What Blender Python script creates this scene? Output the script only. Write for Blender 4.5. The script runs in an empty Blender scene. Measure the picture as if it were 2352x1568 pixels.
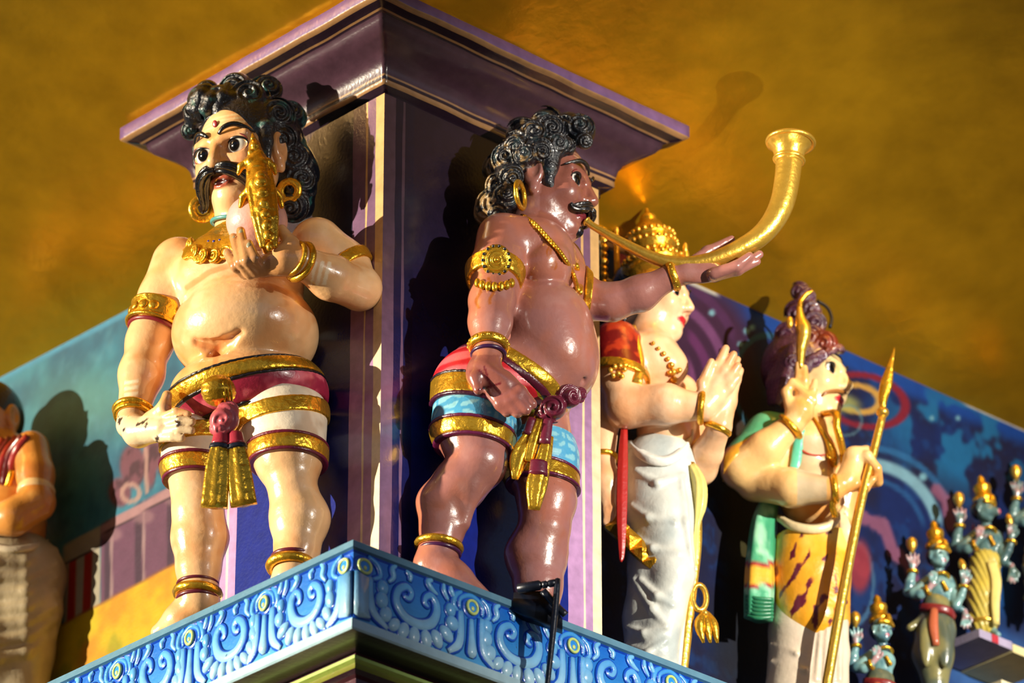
import bpy, math, random
import numpy as np
random.seed(7); RNG = np.random.default_rng(7)
SC = bpy.context.scene
COL = SC.collection
A = np.array

# ------------------------------------------------------------------ camera
FPX = 12131.0; PITCH = math.radians(27.1094); CX, CY = 1176.0, 784.0
YAW = math.radians(47.088); SY, CYW = math.sin(YAW), math.cos(YAW)
DL, DR = 0.30, 0.253                       # how far the ledge stands out from the pier's two faces
def pp(x, y, z=0.0): return A([x*SY-y*CYW, x*CYW+y*SY, z])      # pier axes -> world
FW = A([0, math.cos(PITCH), math.sin(PITCH)]); UP = A([0, -math.sin(PITCH), math.cos(PITCH)]); RT = A([1.0, 0, 0])
def ray(u, v): return FW+RT*((u-CX)/FPX)-UP*((v-CY)/FPX)
CAM = pp(-DL, -DR)-12.131*ray(812, 1241)
XP, YP = pp(1, 0), pp(0, 1)
def pt(u, v, y): d = ray(u, v); return CAM+d*((y-CAM[1])/d[1])   # where a sight line meets the vertical plane at depth y
def pl(u, v, p0, n): d = ray(u, v); return CAM+d*(n@(p0-CAM)/(n@d))
def proj(P):
    q = P-CAM; z = q@FW
    return CX+FPX*(q@RT)/z, CY-FPX*(q@UP)/z
cam = bpy.data.cameras.new('camera'); cam_o = bpy.data.objects.new('camera', cam); COL.objects.link(cam_o)
cam.sensor_width = 36.0; cam.lens = FPX*36/2352; cam.clip_end = 200
cam_o.location = CAM; cam_o.rotation_euler = (math.pi/2+PITCH, 0, 0)
cam.dof.use_dof = True; cam.dof.focus_distance = 12.78; cam.dof.aperture_fstop = 2.4
SC.camera = cam_o
SC.view_settings.view_transform = 'Standard'; SC.view_settings.look = 'None'
SC.view_settings.exposure = 0.0; SC.view_settings.gamma = 1.0

# ------------------------------------------------------------------ light: sky and sunlit court below, low sun from the left, flood lamp from the right
def lin(c):
    c = np.asarray(c, float)/255.0
    return np.where(c <= 0.04045, c/12.92, ((c+0.055)/1.055)**2.4)
wd = bpy.data.worlds.new('sky'); SC.world = wd; wd.use_nodes = True
nt = wd.node_tree; nt.nodes.clear()
wo = nt.nodes.new('ShaderNodeOutputWorld'); bg = nt.nodes.new('ShaderNodeBackground'); nt.links.new(bg.outputs[0], wo.inputs[0])
tc = nt.nodes.new('ShaderNodeTexCoord'); sx = nt.nodes.new('ShaderNodeSeparateXYZ'); nt.links.new(tc.outputs['Generated'], sx.inputs[0])
mr = nt.nodes.new('ShaderNodeMapRange'); nt.links.new(sx.outputs['Z'], mr.inputs['Value'])
mr.inputs['From Min'].default_value = -1; mr.inputs['From Max'].default_value = 1
rp = nt.nodes.new('ShaderNodeValToRGB'); nt.links.new(mr.outputs[0], rp.inputs[0])
el = rp.color_ramp.elements
el[0].position = 0.0; el[0].color = (0.20, 0.165, 0.12, 1)
el[1].position = 1.0; el[1].color = (0.16, 0.30, 0.62, 1)
for p_, c_ in ((0.47, (0.30, 0.25, 0.18, 1)), (0.503, (0.75, 0.82, 0.95, 1)), (0.60, (0.42, 0.58, 0.90, 1))):
    e = el.new(p_); e.color = c_
nt.links.new(rp.outputs[0], bg.inputs[0]); bg.inputs[1].default_value = 0.34
def aim(o, d):
    from mathutils import Vector
    o.rotation_euler = Vector(d).to_track_quat('-Z', 'Y').to_euler()
sun = bpy.data.lights.new('sun', 'SUN'); sun.energy = 9.8; sun.angle = 0.012; sun.color = (1.0, 0.88, 0.66)
sun_o = bpy.data.objects.new('sun', sun); COL.objects.link(sun_o); sun_o.location = (-6, -3, 4); aim(sun_o, (0.96, 0.24, -0.03))
fl = bpy.data.lights.new('flood_lamp', 'SPOT'); fl.energy = 7000; fl.spot_size = math.radians(25); fl.spot_blend = 1.0; fl.shadow_soft_size = 0.06; fl.color = (1.0, 0.93, 0.80)
fl_o = bpy.data.objects.new('flood_lamp', fl); COL.objects.link(fl_o); FLP = A((1.15, 0.95, 0.60))+9.0*A((0.62, -0.78, 0.02)); fl_o.location = FLP; aim(fl_o, A((1.15, 0.95, 0.60))-FLP)

ceil_spot = bpy.data.lights.new('added_ceiling_spot', 'SPOT'); ceil_spot.energy = 900; ceil_spot.spot_size = math.radians(8); ceil_spot.spot_blend = 1.0; ceil_spot.shadow_soft_size = 0.05; ceil_spot.color = (1.0, 0.90, 0.66)  # added unseen spot, stands in for sunlight reflected onto the ceiling
ceil_spot_o = bpy.data.objects.new('added_ceiling_spot', ceil_spot); COL.objects.link(ceil_spot_o); ceil_spot_o.location = (2.6, -4.2, -3.4); aim(ceil_spot_o, pl(1730, 70, A([0, 0, 2.0]), A([0, 0, 1.0]))-A(ceil_spot_o.location))

# ------------------------------------------------------------------ mesh helpers
def mesh_from(name, V, F, col=None, smooth=True):
    me = bpy.data.meshes.new(name)
    V = np.asarray(V, np.float32)
    if isinstance(F, np.ndarray) and F.ndim == 2:
        n, k = F.shape; loops = F.ravel().astype(np.int32); starts = np.arange(0, n*k, k, dtype=np.int32)
    else:
        loops = np.fromiter((i for f in F for i in f), np.int32)
        ln = A([len(f) for f in F]); starts = np.concatenate([[0], np.cumsum(ln)[:-1]]).astype(np.int32); n = len(F)
    me.vertices.add(len(V)); me.vertices.foreach_set('co', V.ravel())
    me.loops.add(len(loops)); me.loops.foreach_set('vertex_index', loops)
    me.polygons.add(n); me.polygons.foreach_set('loop_start', starts)
    me.update(calc_edges=True); me.validate()
    me.polygons.foreach_set('use_smooth', np.full(len(me.polygons), smooth))
    if col is not None:
        col = np.asarray(col, float)
        if col.ndim == 1: col = np.tile(col, (len(V), 1))
        face = len(col) == n and len(col) != len(V)
        c4 = np.ones((len(me.loops) if face else len(V), 4), np.float32)
        if face:
            ln = np.diff(np.append(starts, len(loops))); c4[:, :3] = np.repeat(lin(col), ln, axis=0)
            at = me.color_attributes.new('Col', 'FLOAT_COLOR', 'CORNER')
        else:
            c4[:, :3] = lin(col); at = me.color_attributes.new('Col', 'FLOAT_COLOR', 'POINT')
        at.data.foreach_set('color', c4.ravel())
    return me
def root_of(o):
    while o.parent: o = o.parent
    return o
def part(name, VF, mat, parent=None, col=None, smooth=True, label=None):
    V, F = VF; V = np.asarray(V, float)
    if parent is not None: V = V-A(root_of(parent).location)
    o = bpy.data.objects.new(name, mesh_from(name, V, F, col, smooth)); COL.objects.link(o)
    o.data.materials.append(mat)
    if parent is not None: o.parent = parent
    if label: o['label'] = label
    return o
def tag(o, label=None, cat=None, group=None, kind=None):
    if label: o['label'] = label
    if cat: o['category'] = cat
    if group: o['group'] = group
    if kind: o['kind'] = kind
    return o
def empty(name, loc, label, cat, group=None, kind=None):
    o = bpy.data.objects.new(name, None); COL.objects.link(o); o.location = loc; o.empty_display_size = 0.05
    return tag(o, label, cat, group, kind)
def join(*vfs):
    Vs, Fs, n = [], [], 0
    for V, F in vfs:
        Vs.append(np.asarray(V, float)); Fs += [[i+n for i in f] for f in (F.tolist() if isinstance(F, np.ndarray) else F)]; n += len(V)
    return np.concatenate(Vs), Fs
def nrm(v): v = np.asarray(v, float); return v/max(np.linalg.norm(v), 1e-12)
def catmull(P, sub, closed=False):
    P = np.asarray(P, float)
    if sub <= 1: return P
    n = len(P)
    if closed: Q = np.concatenate([P[-1:], P, P[:2]]); m = n
    else: Q = np.concatenate([2*P[:1]-P[1:2], P, 2*P[-1:]-P[-2:-1]]); m = n-1
    out = []
    t = np.linspace(0, 1, sub, endpoint=False)[:, None]
    for i in range(m):
        a, b, c, d = Q[i:i+4]
        out.append(0.5*(2*b+(c-a)*t+(2*a-5*b+4*c-d)*t**2+(3*b-a-3*c+d)*t**3))
    if not closed: out.append(P[-1:])
    return np.concatenate(out)
def sweep(P, ra, rb=None, n=10, ref=None, closed=False, sub=4, flute=None):
    """tube along P; ra = half width across, rb = half width along ref; flute=(count, depth)"""
    P = np.asarray(P, float); k = len(P)
    ra = np.broadcast_to(np.asarray(ra, float), (k,)); rb = ra if rb is None else np.broadcast_to(np.asarray(rb, float), (k,))
    R = catmull(np.c_[P, ra, rb], sub, closed); P, ra, rb = R[:, :3], np.abs(R[:, 3]), np.abs(R[:, 4]); m = len(P)
    T = (np.roll(P, -1, 0)-np.roll(P, 1, 0)) if closed else np.gradient(P, axis=0)
    T /= np.maximum(np.linalg.norm(T, axis=1), 1e-12)[:, None]
    N = np.zeros_like(P)
    if ref is None:
        r = A([0, 0, 1.0]) if abs(T[0, 2]) < 0.9 else A([1.0, 0, 0]); r = nrm(r-T[0]*(r@T[0]))
        for i in range(m): r = nrm(r-T[i]*(r@T[i])); N[i] = r
    else:
        ref = np.broadcast_to(np.asarray(ref, float), P.shape)
        for i in range(m): N[i] = nrm(ref[i]-T[i]*(ref[i]@T[i]))
    B = np.cross(T, N)
    th = np.arange(n)*2*math.pi/n
    g = 1.0 if not flute else 1-flute[1]*(0.5+0.5*np.cos(th*flute[0]))
    c, s = np.cos(th)*g, np.sin(th)*g
    V = (P[:, None]+B[:, None]*(ra[:, None]*c)[..., None]+N[:, None]*(rb[:, None]*s)[..., None]).reshape(-1, 3)
    F = []
    mm = m if closed else m-1
    i = np.arange(mm)[:, None]; j = np.arange(n)[None]
    i2, j2 = (i+1) % m, (j+1) % n
    F = np.stack([i*n+j, i*n+j2, i2*n+j2, i2*n+j], -1).reshape(-1, 4).tolist()
    if not closed: F += [list(range(n))[::-1], [(m-1)*n+x for x in range(n)]]
    return V, F
def frame_from(axis, ref=(0, 0, 1)):
    a = nrm(axis); r = np.asarray(ref, float)
    if abs(a@nrm(r)) > 0.95: r = A([1.0, 0, 0])
    x = nrm(np.cross(r, a)); return x, np.cross(a, x), a
def ring(c, axis, R, r, rb=None, n=36, m=8, ex=(1, 1), ref=(0, 0, 1)):
    x, y, a = frame_from(axis, ref); th = np.arange(n)*2*math.pi/n
    P = np.asarray(c)+R*ex[0]*np.cos(th)[:, None]*x+R*ex[1]*np.sin(th)[:, None]*y
    return sweep(P, r, r if rb is None else rb, n=m, ref=a, closed=True, sub=1)
def lathe(prof, c, axis, n=32, ref=(0, 0, 1), ex=(1, 1)):
    x, y, a = frame_from(axis, ref); th = np.arange(n)*2*math.pi/n; prof = np.asarray(prof, float); m = len(prof)
    cs = ex[0]*np.cos(th)[:, None]*x+ex[1]*np.sin(th)[:, None]*y
    V = (np.asarray(c)+prof[:, 1][:, None, None]*a+prof[:, 0][:, None, None]*cs[None]).reshape(-1, 3)
    i = np.arange(m-1)[:, None]; j = np.arange(n)[None]; j2 = (j+1) % n
    F = np.stack([i*n+j, i*n+j2, (i+1)*n+j2, (i+1)*n+j], -1).reshape(-1, 4).tolist()
    F += [list(range(n))[::-1], [(m-1)*n+q for q in range(n)]]
    return V, F
def ball(c, r, M=None, nu=16, nv=10):
    r = np.broadcast_to(np.asarray(r, float), (3,))
    ph = np.linspace(0.02, math.pi-0.02, nv); th = np.arange(nu)*2*math.pi/nu
    D = np.stack([np.sin(ph)[:, None]*np.cos(th), np.sin(ph)[:, None]*np.sin(th), np.cos(ph)[:, None]*np.ones(nu)], -1).reshape(-1, 3)*r
    if M is not None: D = D@np.asarray(M).T
    i = np.arange(nv-1)[:, None]; j = np.arange(nu)[None]; j2 = (j+1) % nu
    F = np.stack([i*nu+j, (i+1)*nu+j, (i+1)*nu+j2, i*nu+j2], -1).reshape(-1, 4).tolist()+[list(range(nu)), [(nv-1)*nu+q for q in range(nu)][::-1]]
    return np.asarray(c)+D, F
def box(c, h, M=None, bev=0.0):
    h = A(h, float); S = A([[x, y, z] for x in (-1, 1) for y in (-1, 1) for z in (-1, 1)], float)*h
    if M is not None: S = S@np.asarray(M).T
    return np.asarray(c)+S, [[0, 1, 3, 2], [4, 6, 7, 5], [0, 4, 5, 1], [2, 3, 7, 6], [0, 2, 6, 4], [1, 5, 7, 3]]
def slab(poly, thick, nrmv):
    """polygon (3D points, planar) given thickness along nrmv"""
    P = np.asarray(poly, float); n = len(P); t = np.asarray(nrmv)*thick
    return np.concatenate([P, P+t]), [list(range(n))[::-1], list(range(n, 2*n))]+[[i, (i+1) % n, n+(i+1) % n, n+i] for i in range(n)]

# ------------------------------------------------------------------ value noise
_H = RNG.random((64, 64, 64)).astype(np.float32)
def vnoise(P, freq):
    q = np.asarray(P, float)*freq; i = np.floor(q).astype(int); f = q-i; f = f*f*(3-2*f); i &= 63; j = (i+1) & 63
    g = lambda a, b, c: _H[a, b, c]
    x0, y0, z0 = i.T; x1, y1, z1 = j.T; fx, fy, fz = f.T
    l = lambda a, b, t: a+(b-a)*t
    return l(l(l(g(x0, y0, z0), g(x1, y0, z0), fx), l(g(x0, y1, z0), g(x1, y1, z0), fx), fy), l(l(g(x0, y0, z1), g(x1, y0, z1), fx), l(g(x0, y1, z1), g(x1, y1, z1), fx), fy), fz)
def fbm(P, f): return (vnoise(P, f)*4+vnoise(P, f*2.1)*2+vnoise(P, f*4.3))/7
def sstep(a, b, x): t = np.clip((x-a)/(b-a), 0, 1); return t*t*(3-2*t)
def mixc(a, b, t): t = np.asarray(t)[:, None]; return np.asarray(a, float)*(1-t)+np.asarray(b, float)*t

# ------------------------------------------------------------------ sculpting: blended solids turned into one surface (surface nets)
class Solid:
    def __init__(s): s.pr = []
    def add(s, f, c, R, k, sub, tg): s.pr.append((f, np.asarray(c, np.float32), float(R), float(k), sub, tg)); return s
    def cone(s, a, b, ra, rb, k=0.01, sub=False, tg=''):
        a = np.asarray(a, np.float32); b = np.asarray(b, np.float32); ab = b-a; L2 = max(float(ab@ab), 1e-12)
        def f(p):
            t = np.clip(((p-a)@ab)/L2, 0, 1); return np.sqrt(((p-a-t[..., None]*ab)**2).sum(-1))-(ra+t*(rb-ra))
        return s.add(f, (a+b)/2, math.sqrt(L2)/2+max(ra, rb), k, sub, tg)
    def chain(s, pts, rs, k=0.01, tg='', k0=None):
        for i in range(len(pts)-1): s.cone(pts[i], pts[i+1], rs[i], rs[i+1], (k if k0 is None or i else k0), False, tg)
        return s
    def ell(s, c, r, M=None, k=0.01, sub=False, tg=''):
        c = np.asarray(c, np.float32); r = np.asarray(np.broadcast_to(np.asarray(r, float), (3,)), np.float32); Mt = None if M is None else np.asarray(M, np.float32)
        def f(p):
            q = p-c
            if Mt is not None: q = q@Mt
            k0 = np.sqrt(((q/r)**2).sum(-1)); k1 = np.sqrt(((q/(r*r))**2).sum(-1)); return k0*(k0-1)/np.maximum(k1, 1e-9)
        return s.add(f, c, float(r.max()), k, sub, tg)
    def curl(s, c, R, axis, turns=2.2, depth=0.12, k=0.006, flat=0.8, ph=0.0, tg=''):
        """a lock of hair wound into a knot: an ellipsoid with a spiral groove"""
        c = np.asarray(c, np.float32); x, y, a = [v.astype(np.float32) for v in frame_from(axis)]
        def f(p):
            q = p-c; X = q@x; Y = q@y; Z = (q@a)/flat
            rr = np.sqrt(X*X+Y*Y); d = np.sqrt(rr*rr+Z*Z)-R
            return d*flat**0.5+R*depth*(0.5+0.5*np.cos(2*math.pi*turns*rr/R*1.4-np.arctan2(Y, X)+ph))
        return s.add(f, c, R*1.1, k, False, tg)
    def tags(s, *tg):
        o = Solid(); o.pr = [p for p in s.pr if p[5] in tg]; return o
    def ev(s, P, bc, pad):
        d = np.full(P.shape[:2], 1e3, np.float32)
        for f, c, R, k, sub, tg in s.pr:
            m = np.sqrt(((bc-c)**2).sum(-1)) < R+pad+k
            if not m.any(): continue
            e = f(P[m]); b = d[m]
            if sub: h = np.maximum(k-np.abs(b+e), 0)/k; d[m] = np.maximum(b, -e)+h*h*k*0.25
            else: h = np.maximum(k-np.abs(b-e), 0)/k; d[m] = np.minimum(b, e)-h*h*k*0.25
        return d
    def bbox(s):
        lo = np.min([c-R for _, c, R, _, sub, _ in s.pr if not sub], 0); hi = np.max([c+R for _, c, R, _, sub, _ in s.pr if not sub], 0); return lo, hi
def skin(sol, vox, post=None, lo=None, hi=None):
    """surface of a Solid; post(d, P) may clip or offset the distance field"""
    ev = (lambda P, bc, pad: sol.ev(P, bc, pad)) if post is None else (lambda P, bc, pad: post(sol.ev(P, bc, pad), P))
    l, h = sol.bbox(); lo = l if lo is None else np.maximum(l, lo); hi = h if hi is None else np.minimum(h, hi)
    lo = lo-4*vox-0.012; hi = hi+4*vox+0.012
    Bn = 8; nb = np.ceil((hi-lo)/(vox*Bn)).astype(int); N = nb*Bn
    g = np.stack(np.meshgrid(*[np.arange(k) for k in nb], indexing='ij'), -1).reshape(-1, 3)
    bc = (lo+(g+0.5)*Bn*vox).astype(np.float32); br = vox*Bn*0.87
    dc = ev(bc[:, None], bc, br*2.2)[:, 0]
    act = np.abs(dc) < br*1.7
    V = np.where(dc > 0, 1.0, -1.0).astype(np.float32).reshape(nb)
    vol = np.repeat(np.repeat(np.repeat(V, Bn, 0), Bn, 1), Bn, 2)
    loc = np.stack(np.meshgrid(*[np.arange(Bn)]*3, indexing='ij'), -1).reshape(-1, 3)
    ga = g[act]; P = (lo+(ga[:, None]*Bn+loc[None])*vox).astype(np.float32)
    d = np.empty(P.shape[:2], np.float32)
    for i in range(0, len(ga), 2500): d[i:i+2500] = ev(P[i:i+2500], bc[act][i:i+2500], br*1.3)
    ix = ga[:, None]*Bn+loc[None]
    vol[ix[..., 0], ix[..., 1], ix[..., 2]] = d
    ins = vol < 0
    cnt = np.zeros(tuple(n-1 for n in N), np.int8)
    for a in (0, 1):
        for b in (0, 1):
            for c in (0, 1): cnt += ins[a:N[0]-1+a, b:N[1]-1+b, c:N[2]-1+c]
    cells = np.argwhere((cnt > 0) & (cnt < 8))
    if not len(cells): return np.zeros((0, 3)), np.zeros((0, 4), int)
    idx = np.full(cnt.shape, -1, np.int32); idx[tuple(cells.T)] = np.arange(len(cells))
    acc = np.zeros((len(cells), 3)); num = np.zeros(len(cells))
    cr = [A(x) for x in ((0, 0, 0), (0, 0, 1), (0, 1, 0), (0, 1, 1), (1, 0, 0), (1, 0, 1), (1, 1, 0), (1, 1, 1))]
    val = [vol[tuple((cells+c).T)] for c in cr]
    for i in range(8):
        for j in range(i+1, 8):
            if np.abs(cr[i]-cr[j]).sum() != 1: continue
            a, b = val[i], val[j]; m = (a < 0) != (b < 0)
            t = (a[m]/(a[m]-b[m]))[:, None]; acc[m] += cr[i]+(cr[j]-cr[i])*t; num[m] += 1
    W = lo+(cells+acc/num[:, None])*vox
    Q = []
    for ax in range(3):
        o = [x for x in range(3) if x != ax]
        s0 = [slice(1, -1)]*3; s0[ax] = slice(0, -1); s1 = [slice(1, -1)]*3; s1[ax] = slice(1, None)
        a, b = ins[tuple(s0)], ins[tuple(s1)]; e = np.argwhere(a != b); fl = a[tuple(e.T)]
        e[:, o[0]] += 1; e[:, o[1]] += 1
        def nb_(da, db):
            q = e.copy(); q[:, o[0]] -= da; q[:, o[1]] -= db; return idx[tuple(q.T)]
        q = np.stack([nb_(1, 1), nb_(0, 1), nb_(0, 0), nb_(1, 0)], -1)
        if ax == 1: fl = ~fl
        q[~fl] = q[~fl][:, ::-1]; Q.append(q)
    Q = np.concatenate(Q); Q = Q[(Q >= 0).all(1)]
    return W, Q
def plane_between(p, n, h0, h1):
    p = np.asarray(p, np.float32); n = nrm(n).astype(np.float32)
    return lambda P: np.maximum((P-p)@n-h1, h0-(P-p)@n)

# ------------------------------------------------------------------ materials
MAT = {}
def material(name, base=None, rough=0.35, metal=0.0, bump=0.15, bscale=60.0, coat=0.0, dirt=0.0, dirt_c=(0.02, 0.018, 0.015), tint=0.12, streak=False, spec=0.5):
    """glossy hand-painted plaster: colour from the painted attribute 'Col' (or base), noise tint, chips of dirt, brush relief"""
    m = bpy.data.materials.new(name); m.use_nodes = True; t = m.node_tree; n = t.nodes; L = t.links.new
    b = n['Principled BSDF']; b.inputs['Roughness'].default_value = rough; b.inputs['Metallic'].default_value = metal
    b.inputs['Coat Weight'].default_value = coat; b.inputs['Coat Roughness'].default_value = 0.12; b.inputs['Specular IOR Level'].default_value = spec
    co = n.new('ShaderNodeNewGeometry').outputs['Position']
    if base is None: c = n.new('ShaderNodeVertexColor'); c.layer_name = 'Col'; src = c.outputs['Color']
    else:
        c = n.new('ShaderNodeRGB'); c.outputs[0].default_value = (*lin(base), 1); src = c.outputs[0]
    no = n.new('ShaderNodeTexNoise'); no.inputs['Scale'].default_value = bscale*0.3; no.inputs['Detail'].default_value = 4; L(co, no.inputs['Vector'])
    hs = n.new('ShaderNodeHueSaturation'); L(src, hs.inputs['Color'])
    mp = n.new('ShaderNodeMapRange'); L(no.outputs['Fac'], mp.inputs['Value']); mp.inputs['From Min'].default_value = 0.25; mp.inputs['From Max'].default_value = 0.75
    mp.inputs['To Min'].default_value = 1-tint; mp.inputs['To Max'].default_value = 1+tint; L(mp.outputs[0], hs.inputs['Value']); src = hs.outputs['Color']
    if dirt > 0:
        mv = n.new('ShaderNodeMapping'); L(co, mv.inputs['Vector']); mv.inputs['Scale'].default_value = (1, 1, 0.16 if streak else 0.7)
        d = n.new('ShaderNodeTexNoise'); d.inputs['Scale'].default_value = 75 if streak else 45; d.inputs['Detail'].default_value = 5; d.inputs['Roughness'].default_value = 0.7; L(mv.outputs[0], d.inputs['Vector'])
        r = n.new('ShaderNodeMapRange'); L(d.outputs['Fac'], r.inputs['Value']); r.inputs['From Min'].default_value = 0.74-dirt*0.1; r.inputs['From Max'].default_value = 0.78-dirt*0.1
        mx = n.new('ShaderNodeMix'); mx.data_type = 'RGBA'; L(r.outputs[0], mx.inputs[0]); L(src, mx.inputs[6]); mx.inputs[7].default_value = (*dirt_c, 1); src = mx.outputs[2]
    L(src, b.inputs['Base Color'])
    if bump > 0:
        n2 = n.new('ShaderNodeTexNoise'); n2.inputs['Scale'].default_value = bscale; n2.inputs['Detail'].default_value = 5; L(co, n2.inputs['Vector'])
        bm = n.new('ShaderNodeBump'); bm.inputs['Strength'].default_value = bump; bm.inputs['Distance'].default_value = 0.01; L(n2.outputs['Fac'], bm.inputs['Height']); L(bm.outputs[0], b.inputs['Normal'])
    MAT[name] = m; return m
material('painted_skin', rough=0.28, bump=0.16, bscale=48, coat=0.5, dirt=0.35, streak=True)
material('painted_cloth', rough=0.34, bump=0.15, bscale=70, coat=0.2, dirt=0.25)
material('painted_plain', rough=0.35, bump=0.05, bscale=60, coat=0.2, tint=0.05)
material('eye_enamel', rough=0.10, bump=0.0, tint=0.02, spec=0.35)
material('painted_wall', rough=0.55, bump=0.10, bscale=90, tint=0.10, spec=0.15)
material('pier_paint', rough=0.26, bump=0.08, bscale=110, tint=0.18, coat=0.3, dirt=0.1, streak=True)
material('carved_paint', rough=0.30, bump=0.12, bscale=90, tint=0.12, coat=0.3, dirt=0.55, dirt_c=(0.03, 0.05, 0.08))
material('gold_paint', base=(232, 178, 52), rough=0.27, metal=0.85, bump=0.35, bscale=70, tint=0.2, dirt=0.3, dirt_c=(0.05, 0.025, 0.008))
material('gold_bright', base=(240, 190, 76), rough=0.28, metal=0.8, bump=0.2, bscale=70, tint=0.15)
material('ceiling_gold', base=(228, 170, 30), rough=0.30, metal=0.78, bump=0.16, bscale=26, tint=0.18, dirt=0.05, dirt_c=(0.10, 0.05, 0.01))
material('black_hair', base=(12, 15, 22), rough=0.2, bump=0.35, bscale=120, tint=0.3, coat=0.6)
material('worn_hair', rough=0.28, bump=0.5, bscale=130, tint=0.3, coat=0.4)
material('black_metal', base=(14, 20, 34), rough=0.35, metal=0.3, bump=0.1, bscale=90, tint=0.2)
# ================================================================== the setting
WL, WR = 0.30, 0.23                       # recess of the two painted walls behind the pier's faces
PX, PY = 0.735, 0.63                      # pier size
def grid_surf(fn, us, vs):
    U, Vv = np.meshgrid(us, vs, indexing='ij'); P = fn(U.ravel(), Vv.ravel()); n, m = len(us), len(vs)
    i = np.arange(n-1)[:, None]; j = np.arange(m-1)[None]
    return P, np.stack([i*m+j, (i+1)*m+j, (i+1)*m+j+1, i*m+j+1], -1).reshape(-1, 4)
def pw(x, y, z): x, y, z = np.broadcast_arrays(x, y, z); return np.stack([x*SY-y*CYW, x*CYW+y*SY, z], -1).astype(float)
def uv_of(P): q = P-CAM; d = q@FW; return CX+FPX*(q@RT)/d, CY-FPX*(q@UP)/d
def blob(u, v, cu, cv, ru, rv, soft=0.3, rot=0.0):
    a = math.radians(rot); x = (u-cu)*math.cos(a)+(v-cv)*math.sin(a); y = -(u-cu)*math.sin(a)+(v-cv)*math.cos(a)
    return 1-sstep(1-soft, 1+soft, np.hypot(x/ru, y/rv))
def hoop(u, v, cu, cv, ru, rv, w, rot=0.0):
    a = math.radians(rot); x = (u-cu)*math.cos(a)+(v-cv)*math.sin(a); y = -(u-cu)*math.sin(a)+(v-cv)*math.cos(a)
    return 1-sstep(0.5, 1.0, np.abs(np.hypot(x/ru, y/rv)-1)*min(ru, rv)/w)
def segm(u, v, pts, w):
    d = np.full(u.shape, 1e9)
    for (a, b), (c, e) in zip(pts[:-1], pts[1:]):
        L = (c-a)**2+(e-b)**2; t = np.clip(((u-a)*(c-a)+(v-b)*(e-b))/L, 0, 1); d = np.minimum(d, np.hypot(u-a-t*(c-a), v-b-t*(e-b)))
    return 1-sstep(0.6*w, 1.2*w, d)
def band(x, a, b, s=2.0): return sstep(a-s, a+s, x)*(1-sstep(b-s, b+s, x))

# left wall: a painted picture of a temple front on yellow ground under a teal sky
def paint_left(P):
    u, v = uv_of(P); n = fbm(P, 9.0); n2 = fbm(P, 34.0)
    c = mixc((44, 124, 152), (22, 88, 120), sstep(0.35, 0.7, n)); c = mixc(c, (104, 146, 124), blob(u, v, 200, 930, 130, 80, 0.8)*0.5)
    c = mixc(c, (84, 142, 164), sstep(0.5, 0.75, n2)*0.3)
    top = 865-0.516*u; c = mixc(c, (60, 140, 180), 1-sstep(6, 16, v-top))
    g = 1430-0.54*(u-150)                    # ground line
    e = 1200-0.55*(u-241)                    # eaves line
    # carved roof ornaments over the eaves
    o = np.zeros_like(u)
    for a in ((305, 1070, 30, 50), (345, 1050, 16, 70), (375, 1040, 22, 50), (275, 1130, 26, 34), (400, 1050, 14, 60), (430, 1010, 20, 60)): o = np.maximum(o, blob(u, v, *a, 0.18))
    c = mixc(c, (112, 64, 82), o); c = mixc(c, (60, 28, 46), o*sstep(0.5, 0.62, n2)*0.8); c = mixc(c, (178, 140, 132), (hoop(u, v, 300, 1132, 20, 20, 7)+segm(u, v, [(335, 1030), (337, 1130)], 5))*0.9)
    low = sstep(-3, 3, v-e)
    w = low*sstep(228, 234, u)
    c = mixc(c, (104, 62, 90), w)
    c = mixc(c, (58, 34, 56), w*np.clip(sum(segm(u, v, [(a, 1000), (a, 1500)], 9) for a in (248, 318, 392)), 0, 1)*0.85)
    c = mixc(c, (158, 128, 132), w*np.clip(sum(segm(u, v, [(a, 1000), (a, 1500)], 3.5) for a in (256, 330, 405)), 0, 1)*0.9)
    c = mixc(c, (150, 112, 122), w*np.clip(sum(blob(u, v, a, 1204-0.55*(a-241)+30, 26, 16, 0.3) for a in (254, 328, 402)), 0, 1)*0.7)
    c = mixc(c, (170, 128, 134), w*band(v-e, 0, 22)); c = mixc(c, (60, 36, 50), w*band(v-e, 22, 26, 1))
    s = low*(1-sstep(228, 232, u))*sstep(140, 150, u)
    c = mixc(c, (168, 160, 138), s); c = mixc(c, (40, 34, 40), s*band(v-e, 44, 48, 2))
    t = u-(v-1300)*-0.03; c = mixc(c, (176, 34, 18), s*sstep(47, 50, v-e)*np.clip(band(t, 158, 175)+band(t, 193, 211), 0, 1))
    y = mixc((214, 182, 14), (226, 150, 20), sstep(0.45, 0.7, n)); y = mixc(y, (150, 150, 20), sstep(0.55, 0.75, fbm(P+3, 14))*0.6)
    c = mixc(c, y, sstep(-2, 2, v-g)*sstep(60, 66, u)); c = mixc(c, (150, 92, 40), band(v-g, -3, 3, 2)*sstep(140, 146, u)*0.7)
    return c*0.74
ys = np.linspace(0.50, 2.7, 310); zs = np.linspace(-0.02, 1.43, 205)
V, F = grid_surf(lambda a, b: pw(WL, a, b), ys, zs)
tag(part('wall_left', (V, F[:, ::-1]), MAT['painted_wall'], None, paint_left(V)), 'wall painted with a purple temple front, yellow ground and teal sky', 'wall', kind='structure')

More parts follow.
